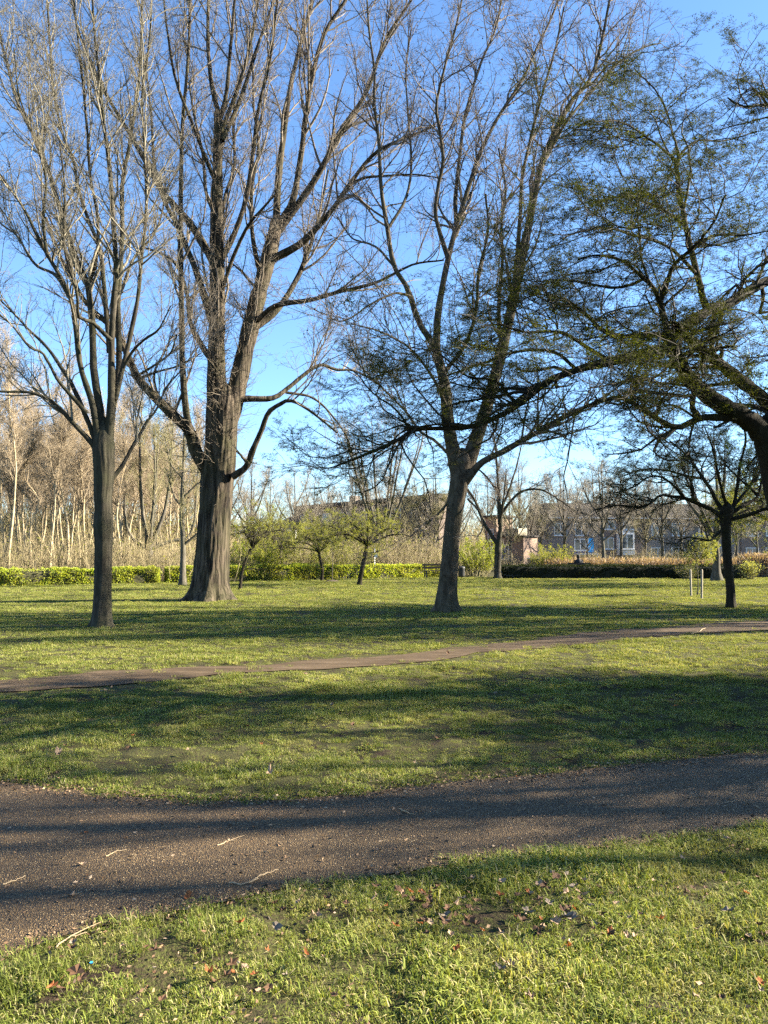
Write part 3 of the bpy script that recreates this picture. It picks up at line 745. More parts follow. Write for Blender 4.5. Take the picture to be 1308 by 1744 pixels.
# --- the thick fissured tree ------------------------------------------------
D = 25.4
base = P(355, 1022, D); base[2] = float(gh(base[0], base[1]))
t1 = empty('bare_tree', base); tag(t1, 'huge bare tree with thick deeply fissured trunk and many upright limbs', 'tree')
prof = [(1024, 306, 404), (1015, 318, 396), (1000, 326, 391), (975, 331, 389), (940, 335, 389), (900, 338, 390), (860, 342, 393), (820, 343, 397), (795, 345, 400), (770, 349, 401), (740, 351, 402), (700, 352, 404), (685, 354, 404), (672, 358, 402), (662, 366, 398), (655, 374, 390), (652, 380, 385)]
trunk_mesh('trunk', prof, D, M['bark_big'], t1, base, 128, 220, 0.10, 7.5, 0.7, 0.10, 5, 1.3)
LB = [
    ([(372, 735), (369, 680), (369, 602), (371, 482), (371, 361), (373, 261), (374, 190)], 40, 14, -0.6),
    ([(374, 200), (360, 140), (354, 60), (355, -30), (352, -130)], 10, 3, 0.8, -0.6),
    ([(374, 205), (385, 160), (393, 80), (402, -10), (410, -120)], 9, 3, -1.8, -0.6),
    ([(376, 225), (405, 152), (425, 80), (440, -10), (448, -120)], 9, 3, -0.4, -0.6),
    ([(378, 240), (412, 160), (441, 72), (470, -10), (490, -110)], 9, 3, 1.4, -0.6),
    ([(381, 745), (396, 690), (410, 635), (426, 562), (446, 482), (462, 421), (472, 375)], 40, 22, 0.8),
    ([(470, 385), (474, 301), (484, 225), (494, 152), (510, 80), (534, -10), (548, -110)], 13, 4, 2.0, 0.8),
    ([(472, 385), (498, 345), (512, 270), (526, 160), (551, 60), (594, -10), (620, -90)], 14, 4, 0.0, 0.8),
    ([(468, 400), (519, 333), (551, 281), (579, 225), (623, 160), (655, 70), (700, 0), (730, -60)], 14, 3, -1.8, 0.8),
    ([(458, 445), (510, 417), (543, 385), (575, 345), (599, 309), (639, 261), (690, 235), (740, 215)], 15, 3, -2.4, 0.6),
    ([(596, 315), (625, 303), (663, 301), (711, 299), (760, 306)], 6, 2, -3.6, -1.6),
    ([(432, 560), (470, 530), (502, 482), (523, 437), (535, 401), (548, 350), (560, 290)], 13, 3, 2.6, 0.4),
    ([(440, 545), (470, 520), (531, 510), (571, 498), (631, 484), (667, 468), (705, 450), (755, 444)], 10, 3, -2.8, 0.2),
    ([(410, 680), (462, 679), (486, 666), (519, 638), (547, 622), (575, 630), (605, 632), (640, 650)], 11, 2.5, 1.8),
    ([(486, 668), (531, 677), (562, 704), (588, 741), (600, 775)], 5, 2, 2.8, 1.0),
    ([(396, 812), (420, 795), (430, 768), (444, 737), (457, 704), (477, 689), (494, 682), (521, 694), (548, 714), (575, 737)], 13, 3, -2.0, -0.3),
    ([(424, 790), (412, 775), (403, 765)], 6, 3, -0.8, -0.6),
    ([(368, 812), (353, 801), (333, 768), (323, 734), (303, 715), (262, 674), (235, 643), (217, 602), (193, 560), (150, 520), (110, 450), (80, 370)], 27, 4, -2.6),
    ([(324, 740), (315, 690), (310, 620), (309, 562), (307, 461), (307, 341), (309, 220), (317, 120), (321, 40), (324, -80)], 13, 4, -1.2, -0.8),
    ([(360, 545), (337, 470), (317, 421), (300, 380), (275, 330), (262, 270), (258, 200), (250, 120)], 13, 3, 2.2),
    ([(366, 450), (330, 390), (297, 350), (281, 335), (257, 293), (229, 241), (197, 189), (165, 130), (135, 60), (118, -20)], 15, 3, -1.2),
    ([(366, 620), (345, 590), (325, 550), (318, 500), (300, 450), (270, 430), (240, 420)], 11, 3, 3.0),
    ([(376, 445), (401, 393), (421, 329), (433, 241), (441, 180), (460, 100), (470, 20), (476, -60)], 11, 3, -2.2, -0.3),
    ([(376, 500), (400, 430), (425, 380), (452, 350), (470, 330)], 8, 3, -3.0, -0.3),
    ([(372, 380), (352, 330), (345, 260), (330, 190), (322, 140)], 7, 3, 2.8, -0.4),
    ([(372, 320), (350, 270), (330, 215), (300, 140), (285, 60), (276, -20)], 8, 3, -2.6, -0.4),
    ([(446, 482), (430, 400), (428, 320), (440, 250), (432, 180), (430, 90)], 9, 3, 3.6, 0.6),
    ([(372, 400), (385, 330), (400, 280), (398, 200), (410, 110)], 8, 3, 3.4, -0.4),
    ([(235, 645), (270, 632), (308, 620), (340, 600)], 5, 2, -4.0, -1.6),
    ([(232, 640), (262, 622), (290, 600), (300, 570)], 5, 2, -4.5, -1.6),
    ([(300, 715), (275, 690), (262, 640), (280, 600), (300, 560)], 7, 2, 0.6, -0.9),
]
PPs, RRs = limbs_world(LB, D)
limb_parts(PPs, RRs, M['bark_big'], t1, base, 14)
make_crown(np.random.default_rng(21), PPs, RRs, [
    dict(n=460, k=5, length=(1.2, 4.2), ang=(20, 50), up=0.22, noise=0.16, seg=6, rr=(0.55, 0.010), tmin=0.25, tip=0.006, shrink=0.35),
    dict(n=2600, k=3, length=(0.6, 1.9), ang=(22, 55), up=0.16, noise=0.2, seg=4, rr=(0.6, 0.006), tmin=0.1, tip=0.004),
], base, t1, M['twig_big'], [('big', 2300, (0.5, 1.5), (18, 52), 0.16, 2), ('big', 700, (0.6, 1.6), (20, 55), 0.16, 1)])
# epicormic twigs on the trunk and the lower limbs
tp = np.array([P(x, y, D - 0.35) for x, y in [(378, 800), (378, 740), (380, 690), (378, 640), (372, 560)]]); tp = resample(tp, 20)[None]
rg = np.random.default_rng(22)
src = np.stack([resample(tp[0], 26), PPs[0], PPs[5], PPs[17]]); srr = np.full((4, 26), 0.05)
a_ = Acc(); c1 = grow(rg, src, srr, 850, (0.5, 1.9), ang=(50, 95), up=0.1, noise=0.3, seg=5, rr=(0.2, 0.005), tmin=0.0, tip=0.003)
a_.add(*tubes(*c1, 3)); c2 = grow(rg, c1[0], c1[1], 2600, (0.2, 0.8), ang=(25, 70), noise=0.3, seg=3, rr=(0.7, 0.003)); a_.add(*tubes(*c2, 3))
a_.obj('epicormic_shoots', M['twig_big'], t1, True, base)

# --- the tree at the left ---------------------------------------------------
D = 16.6
base = P(172, 1065, D); base[2] = float(gh(base[0], base[1]))
t2 = empty('bare_tree', base); tag(t2, 'slim dark bare tree at the left, many steep stems fanning from one straight trunk', 'tree')
prof = [(1067, 148, 196), (1058, 156, 190), (1040, 159, 189), (1000, 161, 189), (950, 162, 190), (920, 162, 191), (895, 160, 192), (870, 162, 190), (840, 161, 190), (815, 161, 193), (790, 160, 194), (765, 158, 194), (748, 160, 193), (732, 166, 189), (718, 172, 183), (710, 176, 179)]
trunk_mesh('trunk', prof, D, M['bark_left'], t2, base, 72, 130, 0.028, 5, 0.9, 0.09, 4, 0.4)
LL = [
    ([(164, 775), (158, 757), (135, 731), (104, 697), (84, 680), (50, 668), (0, 666), (-50, 655)], 11, 3, -1.0),
    ([(186, 820), (195, 810), (208, 795), (222, 768), (239, 741), (252, 717), (266, 699), (285, 660), (310, 630)], 9, 2.5, 1.0),
    ([(170, 775), (166, 741), (157, 690), (145, 650), (136, 618), (124, 526), (108, 482), (80, 433), (60, 393), (40, 353), (12, 313), (-20, 270)], 14, 3, -1.6),
    ([(163, 750), (141, 694), (124, 655), (108, 630), (80, 590), (48, 560), (20, 530), (-10, 500)], 10, 2.5, 0.8),
    ([(148, 705), (125, 678), (104, 655), (91, 638), (70, 600), (48, 590), (20, 555), (-10, 530)], 8, 2.5, -1.8, -0.3),
    ([(176, 770), (170, 700), (160, 640), (157, 566), (149, 482), (128, 441), (116, 401), (100, 349), (80, 281), (60, 233), (36, 189), (20, 140), (0, 60), (-10, -40)], 15, 3, 0.9),
    ([(183, 770), (188, 707), (189, 640), (189, 582), (193, 502), (197, 462), (192, 380), (185, 281), (177, 225), (169, 140), (160, 50), (155, -50)], 15, 3, -1.0),
    ([(186, 765), (192, 690), (202, 640), (203, 580), (201, 522), (209, 401), (209, 313), (219, 261), (225, 217), (237, 140), (241, 60), (244, -50)], 13, 3, 1.2),
    ([(196, 680), (206, 640), (217, 590), (233, 514), (241, 433), (249, 353), (245, 241), (240, 160), (252, 70), (256, -30)], 10, 3, -0.6),
    ([(186, 600), (177, 482), (169, 421), (149, 373), (132, 321), (124, 273), (104, 225), (90, 150), (84, 60), (80, -20)], 9, 3, 1.8),
    ([(203, 640), (225, 600), (250, 575), (270, 560), (290, 520)], 6, 2, -1.2),
    ([(190, 580), (160, 550), (135, 540), (132, 500), (110, 420), (112, 330), (104, 250)], 8, 2.5, -2.2, -0.5),
    ([(150, 490), (165, 440), (168, 370), (155, 300), (150, 220), (140, 120), (130, 20), (128, -50)], 7, 2.5, -1.6, 0.5),
    ([(205, 500), (228, 440), (262, 400), (280, 350), (285, 300)], 6, 2, 2.0, 0.6),
    ([(120, 510), (95, 470), (60, 450), (30, 400), (5, 380), (-20, 350)], 7, 2, 1.6, -0.8),
    ([(80, 435), (72, 370), (75, 300), (55, 230), (30, 160), (20, 80)], 6, 2, -2.4, -1.2),
]
PPs, RRs = limbs_world(LL, D)
limb_parts(PPs, RRs, M['bark_left'], t2, base, 10)
make_crown(np.random.default_rng(31), PPs, RRs, [
    dict(n=330, k=5, length=(0.8, 2.8), ang=(22, 55), up=0.22, noise=0.17, seg=6, rr=(0.55, 0.007), tmin=0.25, tip=0.004, shrink=0.35),
    dict(n=2000, k=3, length=(0.4, 1.4), ang=(25, 60), up=0.14, noise=0.24, seg=4, rr=(0.6, 0.004), tmin=0.1, tip=0.003),
], base, t2, M['twig_left'], [('left', 1650, (0.3, 1.05), (22, 60), 0.12, 2), ('left', 500, (0.4, 1.1), (22, 60), 0.12, 1)])

# --- the plane tree in the middle -------------------------------------------
D = 20.4
base = P(760, 1042, D); base[2] = float(gh(base[0], base[1]))
t3 = empty('plane_tree', base); tag(t3, 'bare tree with hanging seed balls, flared leaning trunk forking above the bench', 'tree')
prof = [(1044, 730, 790), (1034, 740, 782), (1015, 744, 779), (980, 749, 779), (940, 753, 781), (900, 757, 784), (860, 761, 791), (830, 765, 797), (805, 768, 801), (788, 767, 803), (776, 772, 801), (768, 779, 796), (763, 785, 790)]
trunk_mesh('trunk', prof, D, M['bark_plane'], t3, base, 72, 130, 0.030, 6, 1.6, 0.13, 5, 2.2)
LP = [
    ([(781, 815), (772, 770), (763, 720), (757, 660), (750, 620), (742, 590)], 27, 14, -0.8),
    ([(744, 600), (727, 570), (711, 546), (695, 494), (671, 454), (659, 385), (649, 321), (645, 241), (637, 181), (637, 120), (628, 60), (622, -30)], 12, 3, -1.6, -0.8),
    ([(744, 605), (745, 550), (751, 502), (763, 441), (775, 393), (785, 361), (807, 293), (820, 255), (848, 201), (887, 142), (910, 92), (940, 30), (962, -30)], 13, 3, 0.6, -0.8),
    ([(763, 441), (748, 393), (741, 361), (747, 313), (755, 273), (748, 220), (743, 181), (751, 140), (767, 80), (783, 20), (795, -60)], 8, 3, -2.4, -0.4),
    ([(778, 385), (776, 345), (783, 273), (791, 209), (803, 160), (823, 100), (848, 40), (860, -40)], 8, 3, 1.8, 0.0),
    ([(788, 815), (803, 768), (820, 720), (838, 660), (855, 590), (872, 520), (888, 440), (899, 394), (910, 330), (924, 275), (947, 220), (974, 170), (1006, 133), (1025, 69), (1040, -10)], 27, 4, 1.6),
    ([(872, 520), (880, 440), (886, 367), (890, 300), (905, 230), (925, 150), (945, 80), (960, 10)], 9, 3, -0.8, 0.8),
    ([(930, 262), (970, 200), (1020, 140), (1060, 100), (1095, 80), (1125, 72)], 6, 2, 2.4, 1.2),
    ([(786, 830), (804, 805), (822, 787), (859, 768), (896, 747), (932, 726), (965, 705), (1000, 690), (1035, 670)], 15, 5, -2.4),
    ([(855, 600), (850, 520), (857, 440), (855, 380), (862, 320), (850, 250)], 8, 3, -2.0, 0.5),
    ([(760, 690), (735, 640), (705, 600), (680, 580), (640, 560), (600, 550)], 6, 2, -2.6, -0.5),
    ([(752, 640), (790, 590), (810, 530), (815, 460), (830, 400), (826, 330)], 8, 3, -2.8, -0.6),
    ([(770, 780), (740, 750), (715, 735), (690, 700), (660, 670), (630, 640), (590, 600)], 6, 2, 2.4, 0.3),
    ([(671, 454), (640, 420), (600, 405), (575, 370)], 5, 2, 0.4, -1.0),
    ([(700, 505), (670, 500), (630, 520), (590, 545), (560, 540)], 5, 2, -3.4, -1.2),
    ([(660, 390), (690, 340), (700, 280), (694, 200), (690, 120), (700, 40)], 6, 2, 0.6, -1.2),
    ([(768, 850), (740, 880), (715, 900), (700, 915)], 5, 2, -1.2),
    ([(797, 850), (815, 870), (822, 900), (815, 915)], 4, 1.6, -1.0),
]
PPs, RRs = limbs_world(LP, D)
limb_parts(PPs, RRs, M['bark_plane'], t3, base, 12)
lv = make_crown(np.random.default_rng(41), PPs, RRs, [
    dict(n=350, k=5, length=(1.0, 3.4), ang=(22, 55), up=0.16, noise=0.2, seg=6, rr=(0.55, 0.008), tmin=0.25, tip=0.005, shrink=0.35),
    dict(n=2300, k=3, length=(0.5, 1.7), ang=(25, 60), up=0.08, noise=0.26, seg=4, rr=(0.6, 0.005), tmin=0.1, tip=0.0035),
], base, t3, M['twig_plane'], [('plane', 1350, (0.4, 1.25), (22, 60), 0.08, 2), ('plane', 400, (0.4, 1.2), (22, 60), 0.08, 1)])
rg = np.random.default_rng(42)
tips = lv[3][0][:, -1]; tips = tips[tips[:, 2] > 5.5]; tips = tips[rg.choice(len(tips), 420, replace=False)]
a_ = Acc()
th = np.arange(6) * np.pi / 3
sph = np.array([(0, 0, 1)] + [(math.sin(f) * math.cos(t), math.sin(f) * math.sin(t), math.cos(f)) for f in (1.05, 2.1) for t in th] + [(0, 0, -1)])
sT = [(0, 1 + j, 1 + (j + 1) % 6) for j in range(6)] + [(13, 7 + (j + 1) % 6, 7 + j) for j in range(6)]
sQ = [(1 + j, 7 + j, 7 + (j + 1) % 6, 1 + (j + 1) % 6) for j in range(6)]
for p in tips:
    q = p - np.array((0, 0, 0.06 + 0.05 * rg.random())); r_ = 0.017 + 0.008 * rg.random()
    a_.add(sph * r_ + q, sQ, sT)
    V, qq = tubes(np.array([[p, (p + q) / 2 + rg.normal(size=3) * 0.01, q]]), np.full((1, 3), 0.002), 3); a_.add(V, qq)
tag(a_.obj('seed_balls', M['seed'], t3, True, base), kind='stuff')

# --- the leafing hawthorn reaching in from the right -------------------------
D = 9.0
base = P(1362, 1171, D); base[2] = float(gh(base[0], base[1]))
t4 = empty('hawthorn_tree', base); tag(t4, 'dark crooked hawthorn with tiny spring leaves reaching in from the right edge', 'tree')
prof = [(1174, 1330, 1402), (1160, 1340, 1386), (1100, 1342, 1382), (1000, 1334, 1374), (900, 1318, 1360), (830, 1302, 1348), (790, 1296, 1346), (760, 1288, 1344), (735, 1286, 1340), (715, 1296, 1330), (700, 1308, 1318)]
trunk_mesh('trunk', prof, D, M['bark_haw'], t4, base, 56, 110, 0.012, 11, 3.0, 0.10, 5, 0.9)
LH = [
    ([(1318, 770), (1290, 728), (1259, 704), (1213, 679), (1176, 642), (1153, 600), (1139, 580)], 40, 20, -0.5),
    ([(1150, 590), (1094, 604), (1039, 617), (983, 631), (933, 651), (892, 683), (846, 712), (795, 728), (716, 731), (673, 754), (620, 775), (570, 795)], 19, 3, 0.6, -0.5),
    ([(700, 733), (676, 700), (640, 672), (610, 640), (580, 620)], 4, 1.5, 0.2, 0.3),
    ([(930, 652), (905, 660), (870, 690), (845, 690)], 8, 3, 0.9, 0.0),
    ([(1139, 580), (1181, 548), (1213, 527), (1240, 518), (1277, 495), (1320, 472), (1370, 450)], 22, 15, 0.9, -0.5),
    ([(1207, 530), (1199, 515), (1188, 468), (1176, 427), (1167, 381), (1158, 330), (1153, 275)], 13, 8, 0.2, -0.1),
    ([(1153, 277), (1135, 257), (1094, 225), (1057, 206), (1015, 204)], 6, 2, -1.0, 0.2),
    ([(1153, 277), (1162, 257), (1190, 239), (1236, 239), (1290, 225)], 6, 2, 1.0, 0.2),
    ([(1155, 280), (1150, 240), (1135, 190), (1110, 150), (1080, 120)], 5, 2, 0.8, 0.2),
    ([(1140, 575), (1128, 520), (1117, 491), (1098, 472), (1060, 440), (1020, 430), (985, 440)], 12, 3, -0.8, -0.5),
    ([(1125, 510), (1149, 450), (1181, 422), (1215, 380), (1240, 330)], 9, 3, -1.8, -0.6),
    ([(1140, 582), (1130, 571), (1075, 573), (1029, 564), (1002, 537), (960, 510), (900, 500)], 12, 3, 1.2, -0.5),
    ([(1320, 700), (1277, 663), (1231, 626), (1204, 604), (1160, 570), (1145, 555)], 24, 14, -0.6, 0.4),
    ([(1213, 600), (1212, 560), (1216, 530)], 7, 6, 0.0, -0.3),
    ([(1290, 735), (1259, 716), (1195, 711), (1149, 729), (1098, 702), (1057, 679), (1006, 688), (961, 711), (925, 725)], 16, 4, -1.2),
    ([(1190, 711), (1180, 690), (1184, 660), (1181, 645)], 12, 7, -0.4, -0.3),
    ([(1118, 712), (1130, 680), (1150, 655), (1160, 640)], 6, 2, -1.4, -0.7),
    ([(1039, 617), (1000, 590), (950, 560), (890, 560), (840, 550), (790, 570)], 8, 2, -1.6, -0.1),
    ([(983, 631), (940, 600), (880, 600), (820, 620), (760, 640), (700, 650)], 7, 2, 1.8, 0.1),
    ([(880, 690), (850, 650), (800, 640), (750, 600), (710, 590)], 6, 2, -0.9, 0.3),
    ([(1167, 385), (1120, 350), (1070, 330), (1030, 335), (1000, 345)], 6, 2, 1.2, 0.1),
    ([(1176, 430), (1220, 400), (1260, 400), (1310, 390)], 6, 2, -1.0, 0.1),
    ([(1188, 470), (1140, 420), (1090, 400), (1040, 385), (1000, 390), (965, 400)], 7, 2, -2.2, 0.0),
    ([(1098, 474), (1050, 490), (990, 480), (950, 478), (915, 480)], 6, 2, 0.8, -0.6),
    ([(1370, 450), (1420, 380), (1400, 260), (1350, 190), (1308, 178), (1265, 180), (1240, 165)], 14, 2.5, 1.0, 0.9),
    ([(1340, 740), (1400, 680), (1460, 600), (1530, 540), (1600, 500)], 26, 6, 1.5),
    ([(1340, 740), (1390, 680), (1470, 640), (1560, 600), (1640, 580)], 24, 5, -1.5),
    ([(1330, 745), (1370, 680), (1430, 600), (1480, 540)], 22, 5, -2.6),
    ([(1153, 600), (1120, 640), (1060, 650), (1000, 660)], 6, 2, -1.9, -0.5),
]
PPs, RRs = limbs_world(LH, D)
limb_parts(PPs, RRs, M['bark_haw'], t4, base, 12, 0.07)
make_crown(np.random.default_rng(51), PPs, RRs, [
    dict(n=430, k=4, length=(0.5, 1.9), ang=(30, 75), up=0.05, noise=0.3, seg=6, rr=(0.55, 0.005), tmin=0.2, tip=0.003, shrink=0.3, flat=0.35),
    dict(n=3000, k=3, length=(0.25, 0.9), ang=(30, 75), up=0.05, noise=0.35, seg=4, rr=(0.6, 0.0028), tmin=0.1, tip=0.002, flat=0.3),
], base, t4, M['twig_haw'], [('haw', 5400, (0.25, 0.6), (25, 75), 0.04, 2), ('haw', 700, (0.25, 0.6), (30, 75), 0.06, 1)])

# --- the small leafy tree at the right ---------------------------------------
D = 21.9
base = P(1245, 1038, D); base[2] = float(gh(base[0], base[1]))
t5 = empty('hawthorn_tree', base); tag(t5, 'small spreading hawthorn on one slim stem beside the dirt trail', 'tree')
prof = [(1040, 1233, 1257), (1030, 1237, 1253), (1000, 1237, 1251), (966, 1233, 1247), (930, 1230, 1245), (907, 1229, 1244), (885, 1226, 1246), (868, 1227, 1249), (858, 1233, 1243), (853, 1237, 1239)]
trunk_mesh('trunk', prof, D, M['bark_haw'], t5, base, 40, 80, 0.008, 10, 3.0, 0.09, 4, 0.2)
LS = [
    ([(1236, 880), (1223, 858), (1207, 828), (1191, 806), (1170, 775), (1140, 750)], 9, 3, 0.8),
    ([(1234, 885), (1215, 870), (1194, 860), (1167, 849), (1146, 846), (1125, 844), (1109, 857), (1088, 865), (1050, 862), (1010, 870)], 9, 2, -0.8),
    ([(1197, 860), (1182, 850), (1178, 825), (1180, 790), (1160, 760)], 5, 2, -1.4, -0.3),
    ([(1236, 885), (1253, 882), (1279, 876), (1308, 868), (1345, 870), (1380, 880)], 9, 3, -0.6),
    ([(1244, 876), (1260, 864), (1274, 857), (1292, 844), (1300, 815), (1320, 790)], 8, 3, 0.8),
    ([(1244, 876), (1250, 858), (1255, 828), (1261, 788), (1270, 750), (1262, 715)], 8, 3, 0.2),
    ([(1292, 846), (1274, 828), (1255, 812), (1235, 790), (1220, 760)], 5, 2, 1.4, 0.6),
    ([(1226, 905), (1215, 915), (1205, 920), (1170, 915), (1150, 925), (1130, 925)], 5, 1.5, -1.2),
    ([(1200, 815), (1170, 810), (1130, 800), (1090, 800), (1060, 810)], 5, 2, 1.6, 0.5),
    ([(1166, 849), (1140, 820), (1110, 810), (1075, 830), (1040, 840)], 5, 2, -2.0, -0.4),
    ([(1240, 870), (1225, 820), (1215, 770), (1200, 730)], 6, 2, -1.8),
    ([(1308, 868), (1340, 830), (1370, 800), (1400, 790)], 6, 2, 0.4, -0.4),
    ([(1250, 860), (1290, 810), (1320, 760), (1340, 730)], 6, 2, 1.8, 0.0),
]
PPs, RRs = limbs_world(LS, D)
limb_parts(PPs, RRs, M['bark_haw'], t5, base, 8, 0.06)
make_crown(np.random.default_rng(61), PPs, RRs, [
    dict(n=200, k=4, length=(0.6, 1.9), ang=(30, 70), up=0.08, noise=0.28, seg=5, rr=(0.55, 0.006), tmin=0.2, tip=0.004, shrink=0.3, flat=0.3),
    dict(n=1100, k=3, length=(0.3, 1.0), ang=(30, 75), up=0.03, noise=0.32, seg=4, rr=(0.6, 0.004), tmin=0.1, tip=0.003, flat=0.3),
], base, t5, M['twig_haw'], [('haw', 2100, (0.3, 0.8), (25, 75), 0.04, 2)])
#@@BACKGROUND
# ------------------------------------------------------------------ background trees from a few kinds
def local_tree(name, seed, H, r0, stems, spec, bark, twig, spray=None, k=8):
    """stems: list of 3D polylines (local) with radii start/end; crown grown on them"""
    rng = np.random.default_rng(seed)
    root = empty(name, (0, 0, 0))
    PPs, RRs = [], []
    for j, (pts, a, b) in enumerate(stems):
        q = np.array([(*p, a + (b - a) * i / (len(pts) - 1)) for i, p in enumerate(pts)])
        c = resample(q, 18); c[1:, :3] += np.cumsum(rng.normal(size=(17, 3)) * 0.012 * H / 10, 0)
        PPs.append(c[:, :3]); RRs.append(c[:, 3])
    PPs, RRs = np.array(PPs), np.array(RRs)
    for j in range(len(PPs)):
        rr_ = RRs[j].copy()
        if j == 0: rr_[0] *= 1.5; rr_[1] *= 1.12
        V, q = tubes(PPs[j][None], rr_[None], k)
        build('trunk' if j == 0 else 'limb', V, [q], bark, root)
    make_crown(rng, PPs, RRs, spec, (0, 0, 0), root, twig, spray)
    return root

_used = set()
def place(proto, p, rz, s, label, group=None, sz=None, cat='tree'):
    o = proto if proto.name not in _used else copy_tree(proto)
    _used.add(proto.name)
    o.location = (p[0], p[1], float(gh(p[0], p[1])) - 0.02); o.rotation_euler = (0, 0, rz); o.scale = (s, s, sz or s)
    tag(o, label, cat, group); return o

def wav(h, n, a, rng):
    return [(rng.normal() * a * i, rng.normal() * a * i, h * i / n) for i in range(n + 1)]
birches = []
for sd in range(5):
    rg = np.random.default_rng(100 + sd)
    H = 11 + 3 * rg.random()
    birches.append(local_tree('birch_tree', 100 + sd, H, 0.06, [(wav(H, 6, 0.07, rg), 0.085, 0.012)], [
        dict(n=46, k=4, length=(1.2, 3.2), ang=(18, 38), up=0.2, noise=0.12, seg=5, rr=(0.5, 0.009), tmin=0.38, tip=0.005, shrink=0.5),
        dict(n=260, k=3, length=(0.5, 1.5), ang=(18, 45), up=0.12, noise=0.18, seg=3, rr=(0.6, 0.006), tmin=0.1, tip=0.004)],
        M['bark_birch'], M['twig_birch'], ('birch', 250, (0.6, 1.6), (15, 42), 0.12, 1), k=6))
rg = np.random.default_rng(5)
bx = [(5, 44), (16, 41), (44, 47), (34, 60), (62, 55), (86, 43), (91, 52), (105, 46.5), (113, 43.5), (136, 48), (146, 50), (120, 62), (52, 44), (75, 64), (152, 60), (28, 52), (-12, 43), (-25, 50), (-40, 45), (-60, 52), (-90, 47), (98, 58), (66, 70), (0, 62), (20, 72), (48, 66), (130, 72), (110, 75), (82, 74), (150, 78), (160, 70), (203, 44), (209, 46), (222, 48), (228, 56), (196, 60), (236, 64), (268, 55), (278, 60), (290, 52), (300, 64), (322, 58), (215, 74), (250, 76), (330, 72), (185, 66), (-120, 56), (-150, 50), (172, 52), (10, 52), (38, 52), (57, 60), (72, 48), (124, 52), (142, 66), (205, 55), (220, 68), (285, 70), (310, 75), (340, 66), (15, 80), (60, 84), (100, 86), (140, 88), (180, 82), (230, 84), (270, 82), (320, 86), (-10, 74), (-40, 66), (-70, 62)]
bx += [(-200 + 555 * rg.random(), 66 + 50 * rg.random()) for k in range(70)]
ORD = ['first', 'second', 'third', 'fourth', 'fifth', 'sixth', 'seventh', 'eighth', 'ninth', 'tenth', 'eleventh', 'twelfth']
front = sorted([(x, d) for x, d in bx if d <= 48 and x > 0])
for i, (x, d) in enumerate(bx):
    p = P(x, 950, d)
    lb = 'slender pale birch deep in the wood %s' % ('left of the slim dark trunk' if x < 158 else 'between the two big left trunks')
    if d > 66: lb = 'far slender birch at the back of the wood %s' % ('left of the slim dark trunk' if x < 158 else 'between the two big left trunks')
    if (x, d) in front and front.index((x, d)) < 12: lb = 'pale birch stem close behind the left hedge, %s from the left edge' % ORD[front.index((x, d))]
    place(birches[i % 5], p, rg.random() * 6.28, 0.85 + 0.25 * rg.random(), lb, 'birches in the wood at the left', sz=(0.72 + 0.3 * rg.random()) * (1 + (d - 45) * 0.004))

# brushwood under the birches
bcol = bpy.data.collections.new('brush_clumps')
for v in range(6):
    r3 = np.random.default_rng(700 + v); n = 26
    p = np.stack([r3.normal(size=n) * 0.35, r3.normal(size=n) * 0.35, np.zeros(n)], 1); dr = np.stack([p[:, 0] * 0.35, p[:, 1] * 0.35, np.ones(n)], 1) + r3.normal(size=(n, 3)) * 0.14; pl_ = [p]; hh = 0.35 + 0.65 * r3.random(n)
    for k in range(4):
        dr = unit(dr + r3.normal(size=(n, 3)) * 0.15); p = p + dr * (hh / 4)[:, None]; pl_.append(p)
    PP = np.stack(pl_, 1); RR = np.linspace(1, 0.35, 5)[None] * (0.0035 + 0.005 * r3.random(n))[:, None]
    ac = Acc(); ac.add(*tubes(PP, RR, 3)); c = grow(r3, PP, RR, n * 5, (0.12, 0.45), ang=(18, 55), noise=0.25, seg=2, rr=(0.7, 0.002), tip=0.0015); ac.add(*tubes(*c, 3))
    V = np.concatenate(ac.V); Qd = np.concatenate(ac.Q); mi = np.zeros(len(Qd)); nl = 40
    lv_, lq_ = leaf_quads(r3, c[0][r3.integers(0, n * 5, nl), 2], r3.normal(size=(nl, 3)), 0.03); Qd = np.concatenate([Qd, lq_ + len(V)]); V = np.concatenate([V, lv_]); mi = np.concatenate([mi, np.ones(nl)])
    piece(bcol, 'brush_clump_%d' % v, V, [Qd], [M['brush'], M['leaf_spring']], mi)
def brush(name, label, x0, x1, d0, d1, n, h0, h1, seed):
    rg = np.random.default_rng(seed)
    d = d0 + (d1 - d0) * rg.random(n); xx = (x0 + (x1 - x0) * rg.random(n) - CX) * d / F
    sc = (h0 + (h1 - h0) * rg.random(n) ** 1.5) * (0.6 + 0.8 * vnoise(xx * 0.25, d * 0.25, seed))
    rot = np.stack([rg.normal(size=n) * 0.08, rg.normal(size=n) * 0.08, rg.random(n) * 6.28], 1)
    return tag(scatter(name, bcol, np.stack([xx, d, gh(xx, d)], 1), rot, sc, rg.integers(0, 6, n)), label)
brush('undergrowth', 'tangled brown brushwood under the birches at the left', -220, 350, 40, 85, 620, 1.0, 3.4, 71)
brush('undergrowth', 'bare brown brushwood before the board fence and brick building', 390, 790, 50, 64, 330, 1.2, 3.2, 72)
brush('undergrowth', 'bare brown brushwood behind the dark hedge and pink house', 840, 1400, 64, 80, 260, 0.7, 2.0, 73)

brush('thicket', 'far hazy belt of bare thicket along the horizon', -350, 1650, 105, 140, 520, 4.0, 9.0, 74)
brush('thicket', 'dense bare thicket deep in the birch wood at the left', -260, 370, 70, 100, 420, 3.5, 7.5, 75)

